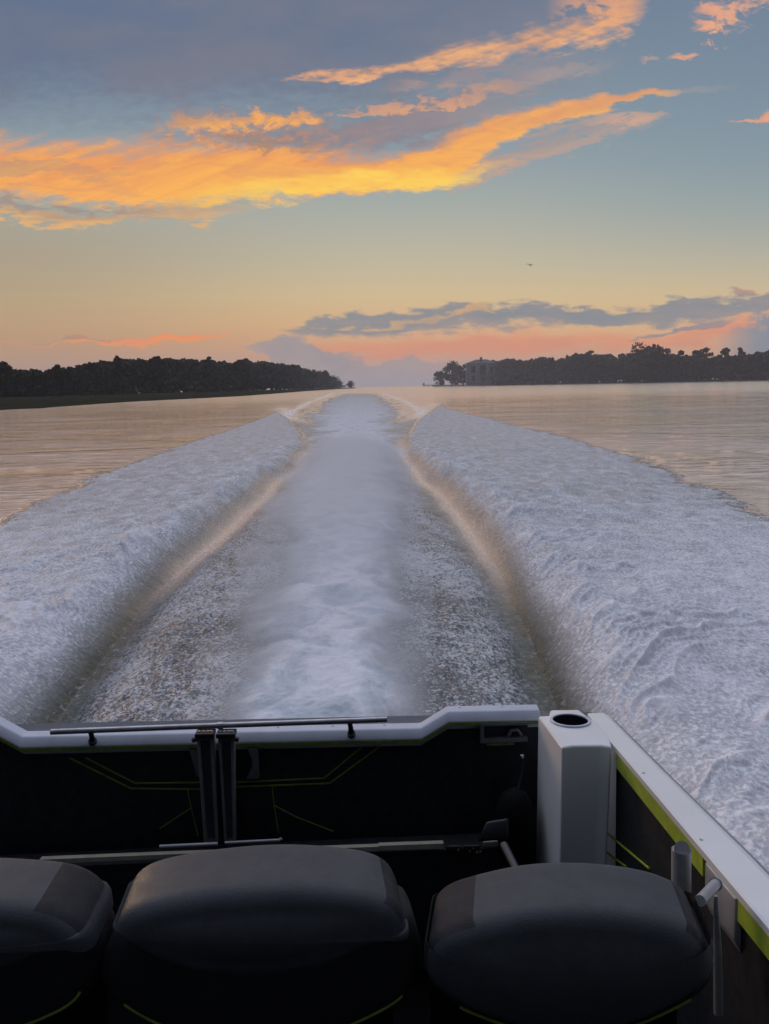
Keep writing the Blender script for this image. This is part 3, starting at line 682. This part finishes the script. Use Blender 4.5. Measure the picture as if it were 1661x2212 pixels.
# hull shell
st = [(2.66,1.235,ZR-.02,-1.95),(1.5,1.285,-.845,-2.05),(0,1.28,-.80,-2.1),(-1.8,1.1,-.72,-2.05),(-3.2,.6,-.62,-1.8),(-3.9,.08,-.55,-1.2)]
hv = []
for (y, w, zt, zk) in st:
    for (a, z_) in ((-1,zt-.03),(-.985,-1.55),(-.86,-1.78),(0,zk),(.86,-1.78),(.985,-1.55),(1,zt-.03)): hv.append((CX+a*w, y, max(z_, zk) if z_ < zt else zt))
hf = [(i*7+j, i*7+j+1, (i+1)*7+j+1, (i+1)*7+j) for i in range(len(st)-1) for j in range(6)] + [tuple(range(7))]
BO(MB().add(hv, hf), 'hull', M['white'], smooth=True)
BO(MB().box((CX-1.17,-3.0,-1.70), (CX+1.17,2.50,-1.66)), 'deck', M['deck'])
# transom rim: top moulding following the stepped outline (mirrored about the centre line)
zl, zh = -.902, ZR
def rimline(z_lo, z_hi):   # outline of the top edge in x
    return [(CX-1.06,z_hi),(CX-.735,z_hi),(CX-.645,z_lo),(CX+.645,z_lo),(CX+.735,z_hi),(CX+1.035,z_hi)]
tp = rimline(zl, zh)
rm = MB(); th = .035
sec = []
for (x, z_) in tp: sec.append([(x,YT+.012,z_-.005),(x,YT+.055,z_),(x,YT+.055,z_-.10),(x,YT-.010,z_-th)])
V_ = [v for q_ in sec for v in q_]; F_ = [(4*i+a, 4*i+(a+1) % 4, 4*i+4+(a+1) % 4, 4*i+4+a) for i in range(5) for a in range(4)] + [(0,1,2,3), tuple(20+a for a in (3,2,1,0))]
BO(rm.add(V_, F_), 'transom_rim', M['rim'], bevel=.005)
ll = MB(); V_ = []
for (x, z_) in tp: V_ += [(x,YT-.009,z_-th-.001),(x,YT+.02,z_-th-.001),(x,YT+.02,z_-th-.014),(x,YT-.009,z_-th-.012)]
BO(ll.add(V_, F_), 'rim_piping', M['limedark'], smooth=False)
# padded transom panel
pan = [(x, YT+.022, z_-th-.002) for x, z_ in tp]; pan = pan + [(CX+1.06,YT+.022,-1.62),(CX-1.1,YT+.022,-1.62)]
BO(MB().prism(pan, (0,.05,0)), 'transom_panel', M['black'])
BO(MB().box((CX-1.23,YT+.1,-1.75), (CX+1.2,YT+.13,-.93)), 'transom_skin', M['white'])
def stitch(name, pts, y=YT+.019, r=.0035, m=M['limedark'], par=boat):
    for ln_ in pts: BO(MB().tube([Y_(a, c, y) for a, c in ln_], r, 6), name, m, par)
stitch('piping', [[(150,1637),(282,1703),(432,1705)], [(185,1637),(292,1692),(432,1690)], [(505,1700),(712,1692),(822,1611)], [(505,1690),(700,1681),(780,1615)]], r=.0030)
stitch('piping', [[(405,1706),(413,1745),(428,1806)], [(413,1745),(345,1790)], [(588,1700),(592,1740),(602,1800)], [(592,1740),(640,1765),(720,1796)]], r=.0022)
# grab rail
rl = MB().tube([Y_(110,1581,2.53), Y_(476,1567,2.53), Y_(836,1554,2.53)], .0092, 14)
hr = BO(rl, 'grab_rail', M['steel'], smooth=True)
for px, y0, y1 in ((198,1578,1604),(757,1557,1588)):
    BO(MB().tube([Y_(px-3,y0,2.53), Y_(px,y0+12,2.535), Y_(px+2,y1-4,2.546)], [.0085,.008,.010], 12).tube([Y_(px+2,y1-5,2.540), Y_(px+2,y1,2.549)], .013, 12), 'rail_post', M['plastic'], hr, smooth=True)
BO(MB().tube([Y_(470,1567,2.53), Y_(482,1567,2.53)], .0115, 12), 'rail_joint', M['steel'], hr)
# folded boarding ladder: two channel uprights
for (xa, xb, xc, xd, nm) in ((424,461,440,472,'a'), (470,506,484,508,'b')):
    up_ = [Y_(xa,1590,2.50), Y_(xb,1588,2.50), Y_(xd,1822,2.46), Y_(xc,1824,2.46)]
    lad = BO(MB().prism(up_, (0,.03,0)), 'ladder_upright', M['greyplate'], bevel=.003)
    ce = [(Y_((xa*.78+xb*.22),1600,2.497)), Y_((xa*.22+xb*.78),1599,2.497), Y_((xc*.25+xd*.75),1810,2.457), Y_((xc*.75+xd*.25),1811,2.457)]
    BO(MB().prism(ce, (0,.002,0)), 'channel', M['black'], lad)
    cap_ = MB()
    c0 = Y_((xa+xb)/2, 1588, 2.49)
    cap_.box((c0.x-.030,c0.y-.016,c0.z-.006), (c0.x+.030,c0.y+.034,c0.z+.010))
    BO(cap_, 'end_cap', M['plastic'], lad, bevel=.004)
    km = MB()
    for dx in (-.018,-.004,.010,.020): km.tube([(c0.x+dx,c0.y,c0.z+.008),(c0.x+dx,c0.y,c0.z+.014)], .0048, 8)
    BO(km, 'bolt', M['bright'], lad, smooth=True)
    sx = -1 if nm == 'a' else 1
    BO(MB().tube([(c0.x+sx*.026,c0.y,c0.z-.012),(c0.x+sx*.040,c0.y,c0.z-.016)], .008, 10), 'knob', M['plastic'], lad, smooth=True)
BO(MB().prism([Y_(408,1618,2.545), Y_(424,1618,2.545), Y_(436,1678,2.545), Y_(425,1680,2.545)], (0,.02,0)), 'bracket_plate', M['greyplate'], bevel=.002)
BO(MB().prism([Y_(533,1614,2.545), Y_(556,1613,2.545), Y_(560,1682,2.545), Y_(532,1684,2.545), Y_(545,1655,2.545), Y_(543,1640,2.545)], (0,.02,0)), 'bracket_plate', M['greyplate'], bevel=.002)
BO(MB().tube([Y_(345,1829,2.385), Y_(470,1823,2.385)], .006, 10).tube([Y_(486,1821,2.385), Y_(604,1815,2.385), Y_(607,1811,2.385)], .005, 10), 'foot_bar', M['alu'], smooth=True)
# storage pocket in the right of the transom
pk = MB()
for a in ([(1038,1564),(1046,1564),(1046,1606),(1038,1606)], [(1046,1597),(1140,1594),(1140,1602),(1046,1606)], [(1046,1564),(1140,1561),(1140,1566),(1046,1569)]):
    pk.prism([Y_(u, v, YT-.012) for u, v in a], (0,.03,0))
pf = BO(pk, 'pocket', M['greyplate'])
BO(MB().prism([Y_(u, v, YT+.008) for u, v in ((1047,1569),(1140,1566),(1140,1594),(1047,1597))], (0,.01,0)), 'lining', M['black'], pf)
BO(MB().tube([Y_(1098,1590,YT-.004), Y_(1104,1578,YT-.006), Y_(1118,1577,YT-.006), Y_(1126,1588,YT-.004)], .006, 8), 'cleat', M['greyplate'], pf, smooth=True)
BO(MB().prism([Y_(u, v, YT-.008) for u, v in ((1052,1607),(1110,1605),(1110,1609),(1052,1611))], (0,.01,0)), 'piping', M['limedark'], pf)
# corner column with cup holder
topo = [Z_(1162,1546,ZR), Z_(1186,1545,ZR), Z_(1188,1533,ZR), Z_(1250,1532,ZR), Z_(1296,1566,ZR), Z_(1318,1592,ZR), Z_(1322,1613,ZR), Z_(1300,1609,ZR), Z_(1238,1610,ZR), Z_(1214,1614,ZR)]
colm = MB()
botm = []
for p_ in topo: botm.append(Vector((p_.x, p_.y, -1.64)))
# the inboard face leans in a little toward the deck
n = len(topo); topv = [Vector(p_) for p_ in topo]
cbz = -1.64
fr_bl = bp_(1206,1862,'y',2.20); fr_br = bp_(1296,1862,'y',2.20)
def lean(p_):
    t = (p_.x - topo[0].x)/(topo[6].x-topo[0].x); return Vector((p_.x - .012 - .018*t, p_.y, cbz))
colm.add(topv + [lean(p_) for p_ in topo], [tuple(range(n-1,-1,-1)), tuple(range(n, 2*n))] + [(i, (i+1) % n, n+(i+1) % n, n+i) for i in range(n)])
cl = BO(colm, 'corner_console', M['white'], bevel=.008, seg=3)
cc = Z_(1232,1556,ZR+.003); rc = (Z_(1274,1556,ZR+.003)-Z_(1190,1556,ZR+.003)).length/2
def ring(c, r0, r1, z0, z1, n=40):
    m = MB(); v = []
    for i in range(n):
        a = 2*math.pi*i/n; ca, sa = math.cos(a), math.sin(a)
        v += [(c.x+r0*ca,c.y+r0*sa,z0),(c.x+r1*ca,c.y+r1*sa,z0),(c.x+r1*ca,c.y+r1*sa,z1),(c.x+r0*ca,c.y+r0*sa,z1)]
    return m.add(v, [(4*i+a, 4*i+(a+1) % 4, 4*((i+1) % n)+(a+1) % 4, 4*((i+1) % n)+a) for i in range(n) for a in range(4)])
ch = BO(ring(cc, rc*.90, rc*1.04, ZR-.001, ZR+.006), 'cup_holder', M['rim'], cl, bevel=.0015)
BO(ring(cc, 0.0005, rc*.90, ZR+.0006, ZR+.0016), 'cup_shade', mat('cup_shade_black', (.003,.003,.004), 1.0, nscale=30, spec=0), ch)  # flat black disc painted as the shade inside the cup hole
# dark round fender and its strap beside the column
fb = MB(); fc = Y_(1112,1786,2.43); 
ring_pts = []
for i in range(13):
    t = -1+2*i/12; ring_pts.append((fc.x, fc.y, fc.z + t*.128))
fb.tube(ring_pts, [max(.004, .062*(1-abs(-1+2*i/12)**2.6)**.5) for i in range(13)], 20)
BO(fb, 'fender', mat('black_rubber', (.004,.004,.005), .8, nscale=20, spec=.15), smooth=True)
BO(MB().tube([Y_(1131,1628,2.50), Y_(1128,1660,2.50), Y_(1118,1712,2.46)], .004, 8), 'strap', M['plastic'], smooth=True)
BO(MB().box(tuple(Y_(1127,1634,2.49)-Vector((.006,.004,.006))), tuple(Y_(1127,1634,2.49)+Vector((.006,.004,.006)))), 'buckle', M['bright'], bevel=.002)
# gunwale cap, trim and side panel: along the boat on the right, mirrored to the left
GI, GO = .695, .77
def gun(side, name, prof, m, y0, y1, yn=12, par=boat, bev=0, flare=.0):
    """prof: (dx from inner edge, z) loop, inner edge follows the hull line"""
    V_ = []; k = len(prof)
    for i in range(yn):
        y = y0 + (y1-y0)*i/(yn-1); w = (GI-CX) + .02*max(0, (y1-y))*0
        zt = ZR + .0
        for dx, dz in prof:
            ex = .03*sst((YT-y)/1.2) if dx > .03 else 0
            V_.append((CX + side*(w+dx+ex), y, zt+dz))
    F_ = [(i*k+a, i*k+(a+1) % k, (i+1)*k+(a+1) % k, (i+1)*k+a) for i in range(yn-1) for a in range(k)] + [tuple(range(k)), tuple(range((yn-1)*k, yn*k))]
    return BO(MB().add(V_, F_), name, m, par, bevel=bev)
def sst(t): t = max(0, min(1, t)); return t*t*(3-2*t)
for side in (1, -1):
    gun(side, 'gunwale', [(.004,-.017),(.004,-.003),(.009,0),(.055,0),(.073,-.010),(.083,-.05),(.06,-.05),(.02,-.017)], M['white'], -2.4, 2.50)
    sp = gun(side, 'side_panel', [(.016,-.0175),(.045,-.0175),(.045,-.80),(.016,-.80)], M['black'], -2.4, 2.24)
    gun(side, 'lime_strip', [(.005,-.0175),(.0155,-.0175),(.0155,-.060),(.005,-.060)], M['lime'], 1.62, 2.205, par=sp)
    gun(side, 'lime_strip', [(.005,-.0175),(.0155,-.0175),(.0155,-.060),(.005,-.060)], M['lime'], -2.4, 1.46, par=sp)
    gun(side, 'trim_block', [(.001,-.0174),(.0152,-.0174),(.0152,-.13),(.001,-.10)], M['alu'], 1.462, 1.60, par=sp, bev=.003)
for side in (1, -1):
    gun(side, 'rub_rail', [(.0855,-.020),(.094,-.024),(.094,-.044),(.0855,-.050)], M['alu'], -2.4, 2.50, bev=.002)
    for i_ in range(9):
        y_ = 2.02-.36*i_; x_ = CX+side*(GI-CX+.018)
        BO(MB().tube([(x_,y_,ZR-.001),(x_,y_,ZR+.0012)], .0042, 12), 'screw', M['bright'])
for x_ in (-1.02,-.80,-.55,-.30,-.12,.05,.30,.44): BO(MB().tube([(x_,YT+.040,(ZR if abs(x_-CX) > .735 else zl)-.004),(x_,YT+.040,(ZR if abs(x_-CX) > .735 else zl)-.0002)], .0038, 12), 'screw', M['bright'])
XS = GI+.012
def S_(px, py, x=XS): return bp_(px, py, 'x', x)
BO(MB().tube([S_(1294,1784), S_(1345,1828), S_(1402,1876)], .0032, 6), 'piping', M['lime'])
BO(MB().tube([S_(1294,1826), S_(1322,1850), S_(1352,1872)], .0032, 6), 'piping', M['lime'])
# rod holder and seat-side stay
rh0 = bp_(1474,1836,'x',.60)
BO(MB().tube([rh0, rh0-Vector((0,-.005,.002)), rh0-Vector((0,0,.20))], [.0165,.0185,.0185], 20), 'rod_holder', M['alu'], smooth=True)
h0, h1 = bp_(1512,1946,'x',.56), bp_(1546,1910,'x',.64)
BO(MB().tube([h0, h1], .0095, 14).tube([h1, h1+(h1-h0)*.12], [.012,.009], 14), 'grab_handle', M['alu'], smooth=True)
BO(MB().tube([bp_(1546,1935,'y',1.30), bp_(1550,2050,'y',1.30), bp_(1552,2190,'y',1.30)], [.0035,.007,.008], 10), 'stay', M['greyplate'], smooth=True)
# aft locker with pale front edge, seen over the seat backs
YL = 2.42
lk = MB().prism([Y_(-80,1885,YL), Y_(350,1864,YL), Y_(820,1842,YL), Y_(1085,1832,YL), Vector((.46,YL,-1.64)), Vector((-1.6,YL,-1.64))], (0,.10,0))
lo_ = BO(lk, 'aft_locker', M['black'])
e = MB()
for a, c in (((85,1857,1867),(352,1846,1855)), ((352,1846,1855),(818,1829,1838)), ((818,1827,1837),(958,1822,1833)), ((1045,1820,1828),(1086,1817,1827))):
    e.prism([Y_(a[0],a[1],YL-.012), Y_(c[0],c[1],YL-.012), Y_(c[0],c[2],YL-.012), Y_(a[0],a[2],YL-.012)], (0,.02,0))
BO(e, 'locker_edge', M['beige'], lo_)
def latch(px, py, wpx):
    m = MB(); c = Y_(px, py, YL-.02); w = wpx/F*YL
    m.box((c.x-w,c.y-.012,c.z-.012), (c.x+w,c.y+.012,c.z+.010))
    la = BO(m, 'latch', M['plastic'], lo_, bevel=.003)
    r3 = random.Random(int(px))
    for i in range(9):
        q_ = c + Vector((r3.uniform(-w,w), -.014, r3.uniform(-.010,.012))); BO(MB().tube([q_, q_+Vector((0,-.006,.002))], r3.uniform(.0025,.005), 8), 'fitting', M['bright'], la, smooth=True)
latch(1000, 1830, 38); latch(20, 1862, 34)
BO(MB().hexa([Y_(1030,1818,2.30),Y_(1096,1812,2.30),Y_(1104,1812,2.40),Y_(1040,1818,2.40),Y_(1050,1775,2.32),Y_(1096,1768,2.32),Y_(1102,1766,2.40),Y_(1058,1772,2.40)]), 'hinge_block', M['plastic'], lo_, bevel=.006)
BO(MB().tube([Y_(1088,1826,2.08), Y_(1104,1858,2.02), Y_(1125,1900,1.95)], .012, 10), 'lid_strut', M['plastic'], smooth=True)

# ------------------------------------------------------------------ seats
def smooth_loop(P_, n=150, it=2):
    P_ = [Vector((p_[0], p_[1])) for p_ in P_]
    for _ in range(it):
        Q_ = []
        for i in range(len(P_)):
            a, c = P_[i], P_[(i+1) % len(P_)]; Q_ += [a*.75+c*.25, a*.25+c*.75]
        P_ = Q_
    L = [0]
    for i in range(len(P_)): L.append(L[-1] + (P_[(i+1) % len(P_)]-P_[i]).length)
    out = []
    for k_ in range(n):
        t = L[-1]*k_/n; i = max(j for j in range(len(P_)) if L[j] <= t); f = (t-L[i])/max(1e-9, L[i+1]-L[i])
        out.append(P_[i].lerp(P_[(i+1) % len(P_)], f))
    return out
def pad(loop, yc, dep, R, taper=.0, bulge=.012, pick=None, shear=0):
    """slab of padding: outline loop (x, z) with rounded edges of radius R, front face toward -y"""
    n = len(loop); cen = sum(loop, Vector((0,0)))/n
    hx = (max(p_.x for p_ in loop)-min(p_.x for p_ in loop))/2; hz = (max(p_.y for p_ in loop)-min(p_.y for p_ in loop))/2
    cen = Vector(((max(p_.x for p_ in loop)+min(p_.x for p_ in loop))/2, (max(p_.y for p_ in loop)+min(p_.y for p_ in loop))/2))
    rings = []
    for sc_ in (0.0, .35, .7): rings.append(('bc', sc_, yc+dep+bulge*.3*(1-sc_*sc_), R))
    for k_ in range(0, 8): a = math.pi/2*k_/7; rings.append(('b', 1, yc+dep-R+R*math.cos(a), R*(1-math.sin(a))))
    for k_ in range(1, 6): rings.append(('m', 1, yc+dep-R-(2*dep-2*R)*k_/6, 0))
    for k_ in range(0, 8): a = math.pi/2*k_/7; rings.append(('f', 1, yc-dep+R-R*math.sin(a), R*(1-math.cos(a))))
    for sc_ in (.85, .6, .3, 0.0): rings.append(('fc', sc_, yc-dep-bulge*(1-sc_**2), R))
    V_, key = [], []
    for kind, sc_, y, ins in rings:
        tp_ = 1 - taper*max(0, (y-(yc-dep)))/(2*dep)
        for i in range(n):
            q_ = loop[i]-cen; q_ = cen+Vector((q_.x*(1-ins/hx), q_.y*(1-ins/hz)))*sc_
            V_.append((cen.x+(q_.x-cen.x)*tp_ + shear*(y-yc+dep)/(2*dep), y, q_.y)); key.append((kind, loop[i].x, loop[i].y, y))
    F_ = [(r*n+i, r*n+(i+1) % n, (r+1)*n+(i+1) % n, (r+1)*n+i) for r in range(len(rings)-1) for i in range(n)]
    if pick: F_ = [q_ for q_ in F_ if pick(key[q_[2]][0], sum(key[k_][1] for k_ in q_)/4, sum(key[k_][2] for k_ in q_)/4, sum(key[k_][3] for k_ in q_)/4)]
    used = sorted({k_ for q_ in F_ for k_ in q_}); mp = {k_: i for i, k_ in enumerate(used)}
    return MB().add([V_[k_] for k_ in used], [tuple(mp[k_] for k_ in q_) for q_ in F_])
def seat(label, yc, dep, top, bot, btop, bbot, sides, shear=0, taper=0, basez=-1.66):
    """top outlines lie on the rear edge of the padding, bottom outlines on its front edge (photo polylines, left to right)"""
    P2 = [Vector((Y_(a, c, yc-dep).x, 0, Y_(a, c-3, yc+dep-.024).z)) for a, c in top] + [Y_(a, c, yc-dep) for a, c in bot[::-1]]
    loop = smooth_loop([(p_.x, p_.z) for p_ in P2]); xs = [p_.x for p_ in loop]; xc = (min(xs)+max(xs))/2
    org = Vector((xc, yc, basez)); e_ = empty('boat_seat', BM @ org + Vector((0,0,CAMH))); e_.rotation_euler = BM.to_euler()
    tag(e_, label, 'seat', 'black boat seats in a row')
    zs = [p_.y for p_ in loop]; zmid = min(zs)*.45+max(zs)*.55
    xa = Y_(sides[0], 1900, yc-dep*.4).x if sides[0] is not None else -99; xb = Y_(sides[1], 1900, yc-dep*.4).x if sides[1] is not None else 99
    def inp(kind, x, z, y): return kind in ('b','m','f') and z > zmid and (x < xa or x > xb) and not (kind == 'f' and y < yc-dep+.012)
    R = .034
    pad(loop, yc, dep, R, taper, shear=shear, pick=lambda *a: not inp(*a)).build('headrest', M['fabric'], e_, off=org, smooth=True)
    if sides[0] is not None: pad(loop, yc, dep, R, taper, shear=shear, pick=lambda *a: inp(*a) and a[1] < xc).build('side_bolster', M['weave'], e_, off=org, smooth=True)
    if sides[1] is not None: pad(loop, yc, dep, R, taper, shear=shear, pick=lambda *a: inp(*a) and a[1] > xc).build('side_bolster', M['weave'], e_, off=org, smooth=True)
    y2, d2 = yc+.012, dep*.86
    P3 = [Vector((Y_(a, c, y2-d2).x, 0, Y_(a, c, y2).z)) for a, c in btop] + [Y_(a, c, y2-d2) for a, c in bbot[::-1]]
    lp3 = smooth_loop([(p_.x, p_.z) for p_ in P3])
    pad(lp3, y2, d2, .045, taper, shear=shear).build('backrest', M['seatlow'], e_, off=org, smooth=True)
    b3 = [(p_.x, p_.y) for p_ in lp3 if p_.y < min(q_.y for q_ in lp3)*.55+max(q_.y for q_ in lp3)*.45]; b3.sort()
    cx3, cz3 = (min(p_.x for p_ in lp3)+max(p_.x for p_ in lp3))/2, (min(p_.y for p_ in lp3)+max(p_.y for p_ in lp3))/2
    hx3, hz3 = max(p_.x for p_ in lp3)-cx3, max(p_.y for p_ in lp3)-cz3; an = math.radians(62); in3 = .045*(1-math.cos(an))
    b3 = [(cx3+(x-cx3)*(1-in3/hx3), cz3+(z-cz3)*(1-in3/hz3)-.001) for x, z in b3]
    MB().tube([(x, y2-d2+.045-.045*math.sin(an)-.001, z) for x, z in b3], .0022, 6).build('piping', M['limedark'], e_, off=org, smooth=True)
    zc = min(zs)
    MB().box((xc-.20,yc+.01,basez+.12), (xc+.20,yc+.05,zc+.03)).build('dark_backing', M['deck'], e_, off=org, bevel=.01)  # wide black panel added to keep the gap under the seat dark
    w_ = (max(xs)-min(xs))*.46
    sq = smooth_loop([(xc-w_,basez+.34),(xc-w_,basez+.46),(xc+w_,basez+.46),(xc+w_,basez+.34)])
    pad(sq, yc-.30, .20, .04).build('seat_cushion', M['seatlow'], e_, off=org, smooth=True)
    MB().tube([(xc,yc-.20,basez),(xc,yc-.20,basez+.02),(xc,yc-.20,basez+.03),(xc,yc-.20,basez+.36)], [.16,.16,.045,.045], 20).build('pedestal', M['plastic'], e_, off=org, bevel=0)
    return e_
seat('wide black padded seat in the middle of the row, its whole back in view', 1.24, .085,
     [(234,1930),(244,1892),(285,1864),(400,1842),(500,1831),(580,1826),(655,1826),(750,1832),(830,1845),(872,1872),(890,1945)],
     [(228,2008),(260,2045),(300,2075),(360,2102),(420,2120),(490,2128),(560,2129),(640,2121),(700,2108),(790,2066),(888,2008)],
     [(222,2010),(250,1960),(560,1940),(880,1925),(908,1965)],
     [(198,2110),(212,2158),(270,2205),(350,2248),(450,2288),(560,2306),(660,2292),(750,2250),(850,2198),(908,2155),(924,2105)], (None, 838), -.014)
seat('black padded seat at the right of the row, next to the rod holder', 1.20, .085,
     [(914,1985),(919,1938),(948,1912),(1015,1893),(1090,1877),(1150,1868),(1230,1864),(1320,1867),(1400,1876),(1465,1890),(1526,1916),(1550,1980)],
     [(918,2035),(908,2085),(918,2132),(955,2166),(1010,2197),(1100,2234),(1240,2262),(1370,2234),(1470,2184),(1540,2140),(1556,2085),(1546,2035)],
     [(914,2060),(940,2000),(1240,1980),(1510,1990),(1550,2050)],
     [(906,2105),(920,2148),(958,2180),(1010,2210),(1100,2250),(1240,2280),(1380,2250),(1470,2202),(1545,2152),(1558,2105)], (1015, 1462), .03)
seat('black padded seat at the left of the row, cut off by the photo edge', 1.24, .085,
     [(-440,1925),(-425,1895),(-380,1872),(-250,1860),(-100,1856),(0,1861),(60,1866),(104,1874),(150,1896),(180,1930),(192,1968)],
     [(-455,2008),(-420,2050),(-350,2095),(-180,2135),(-60,2130),(0,2114),(70,2084),(150,2040),(185,2015)],
     [(-460,2000),(-430,1965),(-150,1945),(170,1955),(212,2000)],
     [(-470,2120),(-430,2170),(-200,2275),(0,2270),(100,2232),(190,2180),(216,2120)], (None, 96), -.01)

# ------------------------------------------------------------------ haze
hm = bpy.data.materials.new('haze_air'); hm.use_nodes = True; ht = hm.node_tree; ht.nodes.clear()
pv = ht.nodes.new('ShaderNodeVolumePrincipled'); pv.inputs['Density'].default_value = .00022; pv.inputs['Color'].default_value = (.86,.87,.92,1)
pv.inputs['Anisotropy'].default_value = .1
oo = ht.nodes.new('ShaderNodeOutputMaterial'); ht.links.new(pv.outputs[0], oo.inputs['Volume'])
hz = MB().box((-21000,-800,-3), (21000,9800,48)).build('haze', hm); tag(hz, kind='stuff')
sc.cycles.volume_bounces = 1
